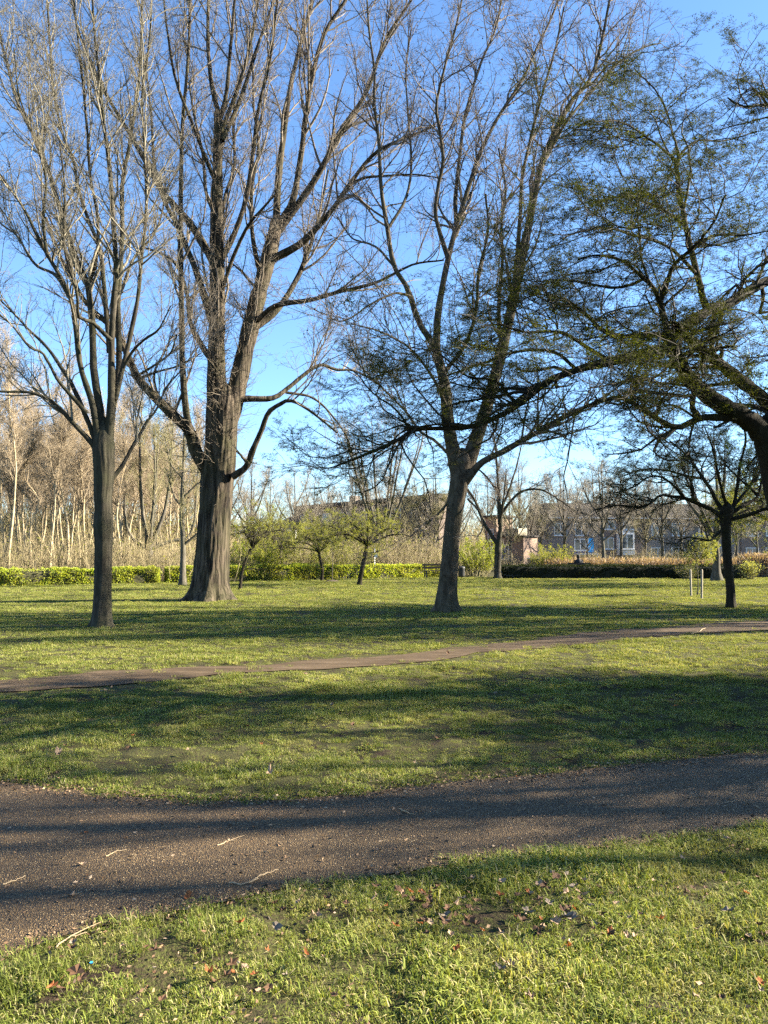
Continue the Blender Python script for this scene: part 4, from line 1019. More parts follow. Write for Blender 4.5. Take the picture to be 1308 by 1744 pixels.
# pollard like tree and slim tree behind the gap in the hedge
rg = np.random.default_rng(9)
pol = local_tree('olive_tree', 120, 11, 0.25, [
    ([(0, 0, 0), (0.02, 0, 1.2), (0, 0, 2.1)], 0.27, 0.24), ([(0, 0, 1.9), (-0.3, 0.1, 3.2), (-0.5, 0.2, 5), (-0.6, 0.3, 8), (-0.5, 0.2, 10.5)], 0.17, 0.03),
    ([(0, 0, 1.9), (0.5, -0.2, 3), (1.0, -0.2, 4.6), (1.2, 0, 7.5), (1.3, 0, 10)], 0.15, 0.03), ([(0, 0, 1.8), (-0.8, 0.3, 2.2), (-1.4, 0.4, 3.3), (-1.6, 0.5, 6), (-1.7, 0.4, 8.5)], 0.13, 0.025),
    ([(0.1, 0, 1.8), (1.3, 0.2, 2.3), (2.3, 0.3, 2.6), (2.7, 0.4, 4.5), (2.8, 0.3, 7.5)], 0.12, 0.025), ([(0, 0, 2), (0.1, 0.8, 3.4), (0.2, 1.1, 6), (0.3, 1.0, 9.5)], 0.13, 0.025), ([(0, 0, 2), (0.2, -0.9, 3.4), (0.4, -1.2, 6), (0.3, -1.1, 9)], 0.13, 0.025)],
    [dict(n=130, k=4, length=(0.8, 2.6), ang=(18, 45), up=0.25, noise=0.15, seg=4, rr=(0.5, 0.01), tmin=0.3, tip=0.006),
     dict(n=800, k=3, length=(0.4, 1.3), ang=(20, 50), up=0.15, noise=0.2, seg=3, rr=(0.6, 0.007), tip=0.005)], M['bark_grey'], M['twig_olive'], ('olive', 750, (0.5, 1.3), (15, 45), 0.2, 2))
place(pol, P(254, 950, 46), 0.2, 1.0, 'olive tinted bare tree with stout forked trunk above the left hedge', 'bare background trees')
slim = local_tree('olive_tree', 121, 8, 0.14, [
    ([(0, 0, 0), (0.0, 0, 2), (-0.05, 0, 4), (0.0, 0, 6), (0.05, 0, 8.2)], 0.15, 0.03), ([(0, 0, 1.9), (0.6, 0, 2.4), (1.3, 0.1, 3.1), (1.7, 0.2, 4.3)], 0.07, 0.02), ([(0, 0, 3.6), (-0.5, 0.1, 4.3), (-0.9, 0.2, 5.6)], 0.06, 0.02), ([(0, 0, 4.2), (0.6, -0.1, 4.8), (1.4, -0.1, 5.4)], 0.06, 0.02), ([(0, 0, 5), (-0.6, -0.3, 5.8), (-0.8, -0.5, 7)], 0.05, 0.015)],
    [dict(n=80, k=4, length=(0.6, 2.0), ang=(25, 55), up=0.2, noise=0.16, seg=4, rr=(0.5, 0.008), tmin=0.3, tip=0.005),
     dict(n=480, k=3, length=(0.3, 1.0), ang=(22, 55), up=0.15, noise=0.2, seg=3, rr=(0.6, 0.006), tip=0.004)], M['bark_grey'], M['twig_olive'], ('olive', 420, (0.4, 1.0), (18, 50), 0.16, 2))
place(slim, G(311, 998), 0.1, 1.0, 'slim bare tree standing just left of the thick fissured trunk', 'bare background trees')

# vase shaped bare tree behind the umbrella tree
vst = []
for k in range(11):
    a = k * 2.4; s = 0.5 + 0.5 * rg.random()
    vst.append(([(0, 0, 1.5), (math.cos(a) * 0.5 * s, math.sin(a) * 0.5 * s, 2.8), (math.cos(a) * 1.6 * s, math.sin(a) * 1.6 * s, 5.2), (math.cos(a) * 2.9 * s, math.sin(a) * 2.9 * s, 8.6), (math.cos(a) * 3.4 * s, math.sin(a) * 3.4 * s, 10.5)], 0.14, 0.02))
vase = local_tree('vase_tree', 122, 10, 0.3, [([(0, 0, 0), (0, 0, 1), (0.05, 0, 1.9)], 0.34, 0.3)] + vst,
    [dict(n=150, k=4, length=(0.8, 2.4), ang=(18, 45), up=0.2, noise=0.16, seg=4, rr=(0.5, 0.009), tmin=0.3, tip=0.006),
     dict(n=800, k=3, length=(0.4, 1.4), ang=(20, 50), up=0.1, noise=0.2, seg=3, rr=(0.6, 0.006), tip=0.005)], M['bark_grey'], M['twig_pale'], ('pale', 800, (0.5, 1.4), (15, 45), 0.12, 2))
place(vase, P(648, 960, 54), 0.3, 1.0, 'bare vase shaped tree of many steep stems rising behind the umbrella tree', 'bare background trees')
# forked dark tree left of the dark hedge
frk = local_tree('forked_tree', 123, 9, 0.2, [
    ([(0, 0, 0), (0, 0, 1.2), (0.05, 0, 2.3)], 0.21, 0.19), ([(0.05, 0, 2.1), (0.2, 0, 3.3), (0.1, 0, 5), (0.0, 0.1, 7), (-0.2, 0.1, 9)], 0.15, 0.03), ([(0.0, 0, 2.0), (-0.7, 0, 3.1), (-1.3, 0.1, 4.6), (-2.0, 0.2, 5.6), (-2.6, 0.2, 6.4)], 0.12, 0.025),
    ([(0.15, 0, 4), (0.7, 0, 5.2), (1.3, 0.3, 7), (1.6, 0.4, 8.8)], 0.09, 0.02), ([(0.2, 0, 3.8), (1.2, -0.2, 5.0), (2.4, -0.3, 5.2), (3.6, -0.3, 4.6), (4.6, -0.3, 3.8)], 0.09, 0.02), ([(0.1, 0, 5), (-0.6, 0, 6), (-1.4, 0, 6.6), (-2.2, 0.1, 6.4)], 0.08, 0.02), ([(0.1, 0, 3.2), (0.2, -1, 4.5), (0.3, -1.6, 6.2)], 0.09, 0.02), ([(0.1, 0, 3.2), (0.2, 1, 4.5), (0.3, 1.8, 6.4)], 0.09, 0.02)],
    [dict(n=110, k=4, length=(0.8, 2.4), ang=(25, 60), up=0.12, noise=0.22, seg=4, rr=(0.5, 0.009), tmin=0.3, tip=0.006),
     dict(n=620, k=3, length=(0.4, 1.3), ang=(22, 60), up=0.03, noise=0.25, seg=3, rr=(0.6, 0.006), tip=0.005)], M['bark_left'], M['twig_plane'], ('dark', 650, (0.5, 1.2), (20, 55), 0.02, 2))
place(frk, G(848, 987), 0.0, 1.0, 'dark bare forked tree at the left end of the dark hedge', 'bare background trees')
# loose round bare trees far off
rnd = []
for sd in range(3):
    r2 = np.random.default_rng(130 + sd); st = [([(0, 0, 0), (0.05, 0, 1.5), (0, 0.05, 3.2), (0.1, 0, 6), (0, 0, 9.5)], 0.2, 0.03)]
    for k in range(8):
        a = k * 2.4 + sd; z = 2.6 + 0.5 * k * (0.6 + 0.4 * r2.random()); l = 2.6 - 0.15 * k
        st.append(([(0, 0, z), (math.cos(a) * l * .4, math.sin(a) * l * .4, z + 0.9), (math.cos(a) * l * .8, math.sin(a) * l * .8, z + 2.2), (math.cos(a) * l, math.sin(a) * l, z + 3.4)], 0.09, 0.02))
    rnd.append(local_tree('round_tree', 130 + sd, 10, 0.2, st,
        [dict(n=130, k=4, length=(0.8, 2.2), ang=(25, 55), up=0.16, noise=0.2, seg=4, rr=(0.5, 0.01), tmin=0.3, tip=0.006),
         dict(n=700, k=3, length=(0.4, 1.3), ang=(22, 55), up=0.1, noise=0.22, seg=3, rr=(0.6, 0.007), tip=0.005)], M['bark_grey'], [M['twig_pale'], M['twig_olive'], M['twig_pale']][sd], (['pale', 'olive', 'pale'][sd], 750, (0.5, 1.3), (20, 52), 0.1, 2)))
spots = [
    (1027, 62, 0.95, 0, 'bare tree with pale trunk behind the reeds, left of the small hawthorn'), (832, 92, 1.15, 0, 'bare far tree over the pink house roof'),
    (905, 76, 0.8, 2, 'thin bare far tree right of the pink house'), (955, 95, 1.25, 0, 'tall bare far tree above the terrace roof'), (500, 84, 1.1, 2, 'bare far tree at the brick building left end'),
    (428, 62, 0.95, 0, 'bare grey tree right of the thick fissured trunk behind the hedge'), (560, 100, 1.1, 2, 'bare far tree rising above the brick roof'), (740, 62, 0.85, 1, 'olive tinted bare tree behind the flared leaning trunk'),
    (705, 72, 0.8, 1, 'bushy bare tree before the brick building right part'), (1100, 74, 0.8, 1, 'bare tree before the terrace, left of the two stakes'), (1160, 78, 0.85, 0, 'bare tree before the brown terraced house'),
    (1290, 80, 0.8, 2, 'bare tree before the terrace at the right edge'), (460, 98, 1.05, 1, 'bare far tree above the pale rendered house'), (870, 70, 0.75, 1, 'low bushy bare tree before the pink house'),
    (1000, 72, 0.6, 2, 'small bare tree beside the blue panel house'), (385, 70, 1.1, 2, 'bare tree half hidden by the thick fissured trunk'), (350, 84, 1.2, 1, 'bare tree behind the thick fissured trunk'), (920, 84, 0.9, 1, 'olive bare tree above the garden wall'), (665, 95, 1.1, 0, 'bare far tree behind the vase shaped tree'), (780, 100, 1.1, 2, 'bare far tree behind the plane tree fork')]
spots += [(962, 66, 0.85, 2, 'bare pale tree screening the house with the blue panel'), (1058, 70, 0.95, 0, 'bare tree screening the white bay house'), (1128, 66, 0.9, 2, 'bare pale tree before the narrow brown terraced house'), (1205, 70, 0.9, 0, 'bare tree behind the small hawthorn stem'), (1255, 66, 0.85, 1, 'olive bare tree right of the small hawthorn stem'), (885, 88, 1.2, 2, 'tall pale bare tree behind the pink house'), (1010, 100, 1.3, 2, 'tall pale far tree over the terrace'), (1085, 100, 1.25, 0, 'tall far tree over the white bay house'), (728, 64, 0.8, 2, 'bare pale tree just left of the flared leaning trunk, behind the bench'), (675, 66, 0.75, 1, 'olive bare tree before the brick building, right of the umbrella tree'), (600, 70, 0.9, 0, 'bare tree before the brick building middle'), (535, 66, 0.8, 2, 'bare pale tree before the brick building left half')]
for i, (x, d, s, kd, lb) in enumerate(spots):
    place(rnd[kd], P(x, 955, d), i * 1.7, s, lb, 'bare background trees')

# small trees with fresh yellow-green crowns
def umbrella(name, seed, trunk_pts, r, crown_c, rad, lm, n2=1800, leafn=7, lsize=0.06):
    rg2 = np.random.default_rng(seed); top = np.array(trunk_pts[-1]); st = [(trunk_pts, r, r * 0.75)]
    for k in range(12):
        a = k * 2.39; q = math.sqrt((k + 0.7) / 12)
        e = np.array(crown_c) + np.array((math.cos(a) * rad[0] * q, math.sin(a) * rad[1] * q, rad[2] * (0.9 - 1.1 * q * q)))
        m1 = top + (e - top) * 0.4 + np.array((0, 0, 0.25)) + rg2.normal(size=3) * 0.1; m2 = top + (e - top) * 0.75 + np.array((0, 0, 0.22)) + rg2.normal(size=3) * 0.1
        st.append(([tuple(top - np.array((0, 0, 0.1))), tuple(m1), tuple(m2), tuple(e)], r * 0.45, 0.012))
    return local_tree(name, seed, 4, r, st, [
        dict(n=170, k=3, length=(0.4, 1.3), ang=(30, 70), up=0.06, noise=0.28, seg=4, rr=(0.5, 0.006), tmin=0.3, tip=0.004, flat=0.2),
        dict(n=700, k=3, length=(0.2, 0.8), ang=(30, 75), up=0.05, noise=0.3, seg=3, rr=(0.6, 0.004), tip=0.003)], M['bark_haw'], M['twig_haw'], ('spring', n2, (0.25, 0.75), (25, 75), 0.08, 2))
u1 = umbrella('leafing_tree', 141, [(0, 0, 0), (0.12, 0, 0.8), (0.3, 0, 1.6), (0.35, 0, 1.9)], 0.10, (0.0, 0, 2.0), (2.8, 2.4, 1.4), M['leaf_spring'], 640)
place(u1, G(612, 998), 0, 1.12, 'leaning umbrella shaped tree with fresh yellow green crown on the lawn', 'small leafing trees', sz=1.05)
u2 = umbrella('leafing_tree', 142, [(0, 0, 0), (0.06, 0, 0.6), (0.22, 0, 1.2), (0.5, 0, 1.75)], 0.07, (0.6, 0, 2.2), (1.5, 1.4, 0.95), M['leaf_spring'], 210)
place(u2, G(409, 1005), 0, 1.0, 'thin leaning young tree with sparse yellow green crown beside the thick trunk', 'small leafing trees', sz=1.05)
u3 = umbrella('leafing_tree', 143, [(0, 0, 0), (-0.1, 0.05, 0.7), (0.15, 0, 1.3), (0.1, 0.1, 1.7)], 0.09, (0.0, 0, 2.0), (3.1, 2.6, 1.5), M['leaf_spring'], 560)
o = place(u3, P(548, 985, 42), 2.3, 1.0, 'low spreading leafing tree left of the umbrella tree behind the hedge', 'small leafing trees')
o = place(u3, P(480, 985, 46), 4.0, 1.1, 'wide low leafing tree behind the hedge, farther left than its twin', 'small leafing trees')
o = place(u1, P(1330, 985, 36), 1.0, 1.6, 'sunlit yellow green tree at the right edge beyond the small hawthorn', 'small leafing trees')
o = place(u1, P(1420, 985, 17), 3.0, 1.15, 'sunlit leafing tree at the right edge behind the dark hawthorn', 'small leafing trees', sz=2.0)

# shrubs
def shrub(name, label, p, w, h, nst, nl, size, lm, tm, seed, cat='shrub'):
    rg2 = np.random.default_rng(seed); root = empty(name, (p[0], p[1], float(gh(p[0], p[1])))); tag(root, label, cat)
    a = rg2.random(nst) * 6.28; q = np.sqrt(rg2.random(nst))
    p0 = np.stack([np.cos(a) * 0.25 * w * q, np.sin(a) * 0.25 * w * q, np.zeros(nst)], 1); dr = np.stack([np.cos(a) * 0.55 * q * w / h, np.sin(a) * 0.55 * q * w / h, np.ones(nst)], 1); pts = [p0]; pp = p0
    ln = h * (0.6 + 0.5 * rg2.random(nst))
    for s in range(5):
        dr = unit(dr + rg2.normal(size=(nst, 3)) * 0.14); pp = pp + dr * (ln / 5)[:, None]; pts.append(pp)
    PP = np.stack(pts, 1); RR = np.tile(np.linspace(0.018, 0.006, 6), (nst, 1)); ac = Acc(); ac.add(*tubes(PP, RR, 4))
    c = grow(rg2, PP, RR, nst * 12, (0.2, 0.9), ang=(25, 70), noise=0.28, seg=3, rr=(0.6, 0.004), tip=0.003, tmin=0.2); ac.add(*tubes(*c, 3))
    ac.obj('stems', tm, root)
    V, qd = twig_leaves(rg2, c[0], max(1, nl // len(c[0])), size, 0.05); build('foliage', V, [qd], lm, root, False)
    return root
shrub('forsythia_bush', 'bright yellow green bush between the flared trunk and the dark forked tree', P(812, 960, 49), 2.6, 2.4, 70, 9000, 0.07, M['leaf_forsythia'], M['twig_olive'], 151)
shrub('forsythia_bush', 'bright yellow green bush behind the hedge beside the thin leaning young tree', P(432, 960, 43), 2.4, 2.3, 60, 8000, 0.07, M['leaf_forsythia'], M['twig_olive'], 152)
for (sx, sd_, lb) in [(462, 47.5, 'olive budding bush behind the low lit hedge, left of three'), (520, 49, 'olive budding bush behind the low lit hedge, middle of three'), (590, 47.5, 'olive budding bush behind the low lit hedge, right of three')]:
    shrub('olive_bush', lb, P(sx, 960, sd_), 3.4, 2.7, 60, 5200, 0.055, M['leaf_spring'], M['twig_olive'], 158 + sx)
shrub('olive_shrub', 'dull olive shrub behind the dark hedge beside the garden wall', P(940, 960, 58), 2.8, 2.0, 60, 7000, 0.07, M['leaf_spring'], M['twig_olive'], 153)
yt = local_tree('young_tree', 157, 3, 0.03, [([(0, 0, 0), (0.02, 0, 0.8), (0, 0.02, 1.5), (0.05, 0, 2.1)], 0.022, 0.01), ([(0, 0, 1.1), (0.35, 0.1, 1.4), (0.6, 0.1, 1.65)], 0.012, 0.005), ([(0, 0, 1.15), (-0.3, -0.1, 1.35), (-0.5, 0, 1.5)], 0.012, 0.005), ([(0, 0, 1.3), (0.1, -0.35, 1.6), (0.2, -0.5, 1.9)], 0.012, 0.005)],
    [dict(n=40, k=3, length=(0.25, 0.7), ang=(30, 70), up=0.1, noise=0.25, seg=3, rr=(0.5, 0.004), tmin=0.45, tip=0.003)], M['bark_grey'], M['twig_olive'], ('ivy', 170, (0.25, 0.6), (30, 75), 0.0, 1))
place(yt, G(1188, 1014), 0, 1.0, 'young staked tree with pale speckled leaves beside the two wooden stakes')
shrub('ivy_shrub', 'small pale leafy shrub at the right end of the dark hedge', P(1277, 980, 43.5), 0.7, 0.95, 24, 900, 0.08, M['leaf_ivy'], M['twig_olive'], 155)
shrub('ivy_shrub', 'low dark leafed shrub at the front of the dark hedge beside the stakes', P(1170, 985, 44), 1.2, 0.7, 26, 900, 0.08, M['leaf_haw'], M['twig_olive'], 156)

# thick pale trunk behind the stakes
p = G(1221, 990)
stp = []
for k in range(7):
    a = k * 0.9; stp.append(([(0, 0, 2.2), (math.cos(a) * .9, math.sin(a) * .9, 3.6), (math.cos(a) * 2.0, math.sin(a) * 2.0, 5.4), (math.cos(a) * 2.6, math.sin(a) * 2.6, 7.4)], 0.13, 0.02))
big2 = local_tree('grey_tree', 160, 9, 0.3, [([(0, 0, 0), (0, 0, 0.6), (0.02, 0, 1.4), (0, 0, 2.4), (0.1, 0, 5), (0, 0, 8)], 0.27, 0.04)] + stp,
    [dict(n=110, k=4, length=(0.8, 2.4), ang=(25, 60), up=0.12, noise=0.22, seg=4, rr=(0.5, 0.009), tmin=0.3, tip=0.006),
     dict(n=620, k=3, length=(0.4, 1.3), ang=(22, 60), up=0.05, noise=0.25, seg=3, rr=(0.6, 0.006), tip=0.005)], M['bark_grey'], M['twig_haw'], ('dark', 550, (0.5, 1.2), (20, 55), 0.02, 2))
place(big2, p, 0, 1.0, 'stout grey trunk standing against the dark hedge behind the small hawthorn', 'bare background trees')

# trees out of the frame whose shadows cross the lawn and the path
def shade(src, x, y, rz, sc):
    o = copy_tree(src, skip=('twigs',) if src not in (t4, t5) else ()); o.location = (x, y, 0.0); o.rotation_euler = (0, 0, rz); o.scale = (sc,) * 3
    tag(o, {'bare_tree': 'bare park tree beyond the right edge casting long shadows on the lawn', 'plane_tree': 'bare park tree beyond the right edge casting long shadows on the lawn', 'hawthorn_tree': 'leafing hawthorn beyond the right edge shading lawn and path', 'round_tree': 'bare park tree beyond the right edge casting long shadows on the lawn', 'birch_tree': 'slim bare birch beyond the right edge striping the path with shadow'}[src.name.split('.')[0]], 'tree', 'park trees beyond the right edge')
for a in [(t3, 17.5, 19.8, 0.4, 0.95), (t2, 24, 18.1, 1.0, 1.1), (t1, 31, 21.3, 2.0, 1.0), (t2, 25, 22.9, 3.0, 1.0), (t3, 32, 38, 1.3, 1.0), (t2, 40, 22.9, 0.2, 1.2),
          (t4, 15.0, 9.1, 0.0, 1.0), (t4, 18.5, 10.3, 2.6, 1.0), (t5, 12.6, 8.3, 4.0, 1.0), (rnd[0], 14.5, 7.2, 0.4, 0.9), (birches[0], 16, 5.25, 0.4, 1.25), (birches[2], 18.5, 6.1, 1.4, 1.35), (birches[1], 15, 6.3, 2.4, 1.3)]:
    shade(*a)
#@@SMALL
# ------------------------------------------------------------------ reeds
def reeds(name, label, a, b, depth, n, h, seed, parts=True):
    rg2 = np.random.default_rng(seed); a = np.asarray(a[:2], float); b = np.asarray(b[:2], float)
    t = rg2.random(n)[:, None]; p = a + (b - a) * t; p = np.concatenate([p + np.stack([rg2.normal(size=n) * 0.1, rg2.random(n) * depth], 1), np.zeros((n, 1))], 1)
    hh = h * (0.7 + 0.4 * rg2.random(n)); ln = rg2.normal(size=(n, 3)) * 0.12; ln[:, 2] = 1
    q = p + ln * hh[:, None]
    V, qd = tubes(np.stack([p, (p + q) / 2 + rg2.normal(size=(n, 3)) * 0.03, q], 1), np.tile([0.012, 0.009, 0.005], (n, 1)), 3)
    ac = Acc(); ac.add(V, qd)
    m = n * 2; i = rg2.integers(0, n, m); c = p[i] + (q[i] - p[i]) * (0.5 + 0.5 * rg2.random(m))[:, None]
    V, qd = leaf_quads(rg2, c, rg2.normal(size=(m, 3)) * 0.5 + np.array((0, 0, 0.8)), 0.28, 0.16); ac.add(V, qd)
    o = ac.obj(name, M['reed'], None, False); tag(o, label, kind='stuff'); return o
reeds('reeds', 'strip of straw coloured reeds behind the dark hedge', P(935, 960, 56), P(1290, 960, 55), 3.0, 3400, 1.0, 171)
reeds('reeds', 'patch of tall pinkish reeds at the right edge past the hedge', P(1282, 985, 47.5), P(1420, 985, 47.5), 2.0, 2200, 1.35, 172)

# ------------------------------------------------------------------ bench, bin, pole, stakes, sapling, person
def bench(name, label, p, rz, w=1.6):
    root = empty(name, (p[0], p[1], float(gh(p[0], p[1]))), rz); tag(root, label, 'bench')
    for k in range(3): box_part('seat_slat', root, M['dark_wood'], (-w / 2, -0.22 + k * 0.15, 0.42), (w / 2, -0.10 + k * 0.15, 0.46))
    for k in range(2): box_part('back_slat', root, M['dark_wood'], (-w / 2, 0.26, 0.56 + k * 0.17), (w / 2, 0.295, 0.68 + k * 0.17))
    for x in (-w / 2 + 0.15, w / 2 - 0.22):
        ac = Acc(); ac.box((x, -0.2, 0), (x + 0.07, -0.13, 0.417)); ac.box((x, 0.297, 0), (x + 0.07, 0.36, 0.86)); ac.box((x, -0.127, 0.35), (x + 0.07, 0.297, 0.417))
        ac.obj('leg_frame', M['dark_metal'], root, False)
    return root
p = G(741, 985.5); bench('park_bench', 'dark wooden bench half hidden by the flared tree trunk', p, 0.15, 1.5)
p = G(786, 985.5); root = empty('litter_bin', (p[0], p[1], 0)); tag(root, 'dark round litter bin between the flared trunk and the yellow green bush', 'bin')
def lathe(prof, k=20):
    th = np.arange(k) * 2 * np.pi / k; V = np.array([(r * math.cos(t), r * math.sin(t), z) for (r, z) in prof for t in th]); i = np.arange(len(V)).reshape(len(prof), k); nx = np.roll(i, -1, 1)
    return V, np.stack([i[:-1], nx[:-1], nx[1:], i[1:]], -1).reshape(-1, 4)
ac = Acc(); ac.add(*lathe([(0.0, 0.12), (0.17, 0.12), (0.19, 0.2), (0.2, 0.6), (0.21, 0.62), (0.19, 0.63), (0.17, 0.3), (0.0, 0.25)])); ac.obj('body', M['dark_metal'], root)
ac = Acc(); ac.add(*lathe([(0.05, -0.1), (0.05, 0.118)])); ac.obj('foot', M['dark_metal'], root)
ac = Acc(); ac.add(*lathe([(0.22, 0.66), (0.21, 0.7), (0.12, 0.74), (0.0, 0.75)])); ac.obj('lid', M['dark_metal'], root)
for a in (0, 2.09, 4.19): box_part('lid_bracket', root, M['dark_metal'], (0.18 * math.cos(a) - .012, 0.18 * math.sin(a) - .012, 0.55), (0.18 * math.cos(a) + .012, 0.18 * math.sin(a) + .012, 0.70))

p = G(638, 986); root = empty('sign_pole', (p[0], p[1], 0)); tag(root, 'thin white pole with a small white plate beside the umbrella tree', 'pole')
ac = Acc(); ac.add(*lathe([(0.028, -0.1), (0.028, 1.85), (0.0, 1.87)], 12)); ac.obj('pole', M['white_paint'], root)
pl = box_part('plate', root, M['white_paint'], (-0.02, -0.05, 1.28), (0.16, -0.032, 1.52)); box_part('clamp', pl, M['dark_metal'], (-0.035, -0.031, 1.38), (0.035, 0.035, 1.42))

for (x, y, lb) in [(1177, 1016, 'farther thin wooden stake left of the small hawthorn stem'), (1195, 1021, 'nearer thin wooden stake left of the small hawthorn stem')]:
    p = G(x, y); hgt = (y - 970) * p[1] / F
    ac = Acc(); pr = [(0.036, -0.2), (0.036, hgt - 0.03), (0.025, hgt), (0.0, hgt)]; ac.add(*lathe(pr, 10))
    o = ac.obj('wooden_stake', M['wood_grey']); o.location = (p[0], p[1], 0); o.rotation_euler = (0.0, 0.035 if x > 1180 else -0.01, 0.4); tag(o, lb, 'stake', 'tree stakes')

p = G(566, 991); rg = np.random.default_rng(181)
sap = local_tree('sapling', 181, 3, 0.03, [([(0, 0, 0), (0.01, 0, 0.9), (0, 0.02, 1.8), (0.02, 0, 2.6)], 0.022, 0.008), ([(0, 0, 1.4), (0.2, 0, 1.9), (0.3, 0, 2.4)], 0.012, 0.005), ([(0, 0, 1.5), (-0.2, 0.1, 2.0), (-0.26, 0.1, 2.5)], 0.012, 0.005)],
    [dict(n=30, k=3, length=(0.2, 0.7), ang=(20, 50), up=0.2, noise=0.15, seg=3, rr=(0.5, 0.004), tmin=0.4, tip=0.003), dict(n=90, k=3, length=(0.1, 0.3), ang=(20, 50), up=0.1, noise=0.2, seg=2, rr=(0.5, 0.003), tip=0.002)], M['bark_grey'], M['twig_pale'])
place(sap, p, 0, 1.0, 'thin bare sapling in dug soil before the low lit hedge', cat='sapling')
ac = Acc(); th = np.arange(22) * 2 * np.pi / 22
V = [(0, 0, 0.10)] + [(0.25 * math.cos(t), 0.22 * math.sin(t), 0.07 + 0.03 * rg.random()) for t in th] + [(0.5 * math.cos(t) * (0.85 + 0.3 * rg.random()), 0.42 * math.sin(t), -0.02) for t in th]
ac.add(V, [(1 + j, 23 + j, 23 + (j + 1) % 22, 1 + (j + 1) % 22) for j in range(22)], [(0, 1 + j, 1 + (j + 1) % 22) for j in range(22)])
o = ac.obj('soil_mound', plain('dug_soil', (0.05, 0.035, 0.025), (0.09, 0.065, 0.045), 12)); o.location = (p[0], p[1], 0.0); tag(o, 'small heap of dark soil around the bare sapling', 'soil')
p = P(757, 975, 46.8)
for (x0, x1, z) in []: pass

# seated person behind the dark hedge, seen from behind
pp_ = P(985, 960, 50.0)
bench('park_bench', 'dark bench under the seated person behind the dark hedge', (pp_[0], pp_[1] + 0.02), math.pi, 1.5)
def skin_figure(name, verts, edges, rad, m, parent):
    me = bpy.data.meshes.new(name); me.from_pydata(verts, edges, []); o = bpy.data.objects.new(name, me); COL.objects.link(o); o.parent = parent
    md = o.modifiers.new('skin', 'SKIN'); md.use_smooth_shade = True
    for i, r in enumerate(rad): me.skin_vertices[0].data[i].radius = (r, r)
    me.skin_vertices[0].data[0].use_root = True
    sb = o.modifiers.new('sub', 'SUBSURF'); sb.levels = 1; sb.render_levels = 2
    me.materials.append(m); return o
per = empty('person', (pp_[0], pp_[1] - 0.05, float(gh(pp_[0], pp_[1])))); tag(per, 'seated person in dark clothes seen from behind above the dark hedge', 'person')
vv = [(0, 0, 0.55), (0, -0.03, 0.75), (0, -0.02, 0.98), (0, 0, 1.06), (0, 0.03, 1.13), (0, 0.04, 1.24), (0, 0.04, 1.31)]
ra = [0.16, 0.17, 0.17, 0.11, 0.085, 0.10, 0.075]; ee = [(i, i + 1) for i in range(6)]
def chain(start, pts, rs):
    k = start
    for p_, r in zip(pts, rs): vv.append(p_); ra.append(r); ee.append((k, len(vv) - 1)); k = len(vv) - 1
    return k
for s in (-1, 1):
    e = chain(2, [(s * 0.19, 0, 0.98), (s * 0.25, 0.05, 0.72), (s * 0.19, 0.27, 0.60), (s * 0.16, 0.33, 0.58)], [0.105, 0.07, 0.045, 0.038])
    for f in range(4): chain(e, [(s * (0.185 - 0.018 * f), 0.385, 0.575), (s * (0.185 - 0.018 * f), 0.415 - 0.004 * abs(f - 1.5), 0.555)], [0.009, 0.008])
    chain(e, [(s * 0.125, 0.355, 0.585), (s * 0.115, 0.385, 0.57)], [0.010, 0.009])
    chain(0, [(s * 0.1, 0.05, 0.53), (s * 0.13, 0.45, 0.53), (s * 0.13, 0.47, 0.10), (s * 0.14, 0.60, 0.05)], [0.09, 0.065, 0.045, 0.04])
skin_figure('body', vv, ee, ra, M['cloth_dark'], per)
hc = Acc(); hc.add(*lathe([(0.0, 0.14), (0.06, 0.13), (0.1, 0.08), (0.112, 0.0), (0.10, -0.08), (0.085, -0.11)], 16)); hv = hc.obj('hair', M['hair'], per); hv.location = (0, 0.02, 1.25)

# ------------------------------------------------------------------ fallen leaves, sticks, litter
def patch(x, y):
    """how thick the turf grows"""
    x = np.asarray(x, float); y = np.asarray(y, float)
    v = vnoise(x * 0.8, y * 0.8, 4.1) * 0.25 + vnoise(x * 2.3, y * 2.3, 2.2) * 0.40 + vnoise(x * 7, y * 7, 7.2) * 0.35
    v = np.clip((v - 0.5) * 1.7 + 0.5, 0, 1)
    v = v + 0.10 * (y < pnear(x))
    td = np.minimum(np.abs(y - tlow(x)), np.abs(y - tup(x))); v = v - 0.16 * np.exp(-(td / 0.35) ** 2)
    for (a, b, r, w) in BARE: v = v - w * np.exp(-((x - a) ** 2 * 0.55 + (y - b) ** 2) / (r * r))
    return v
BARE = [(*G(*p)[:2], r, w) for p, r, w in [((850, 1590), 0.17, 0.45), ((770, 1605), 0.12, 0.4), ((960, 1545), 0.12, 0.4), ((1000, 1600), 0.12, 0.35), ((690, 1560), 0.10, 0.35), ((240, 1690), 0.10, 0.2), ((560, 1690), 0.10, 0.2), ((1180, 1520), 0.15, 0.35), ((60, 1720), 0.12, 0.2), ((600, 1240), 0.3, 0.2), ((250, 1290), 0.35, 0.25), ((1200, 1200), 0.6, 0.25), ((480, 1220), 0.25, 0.2), ((450, 1345), 0.2, 0.2)]]
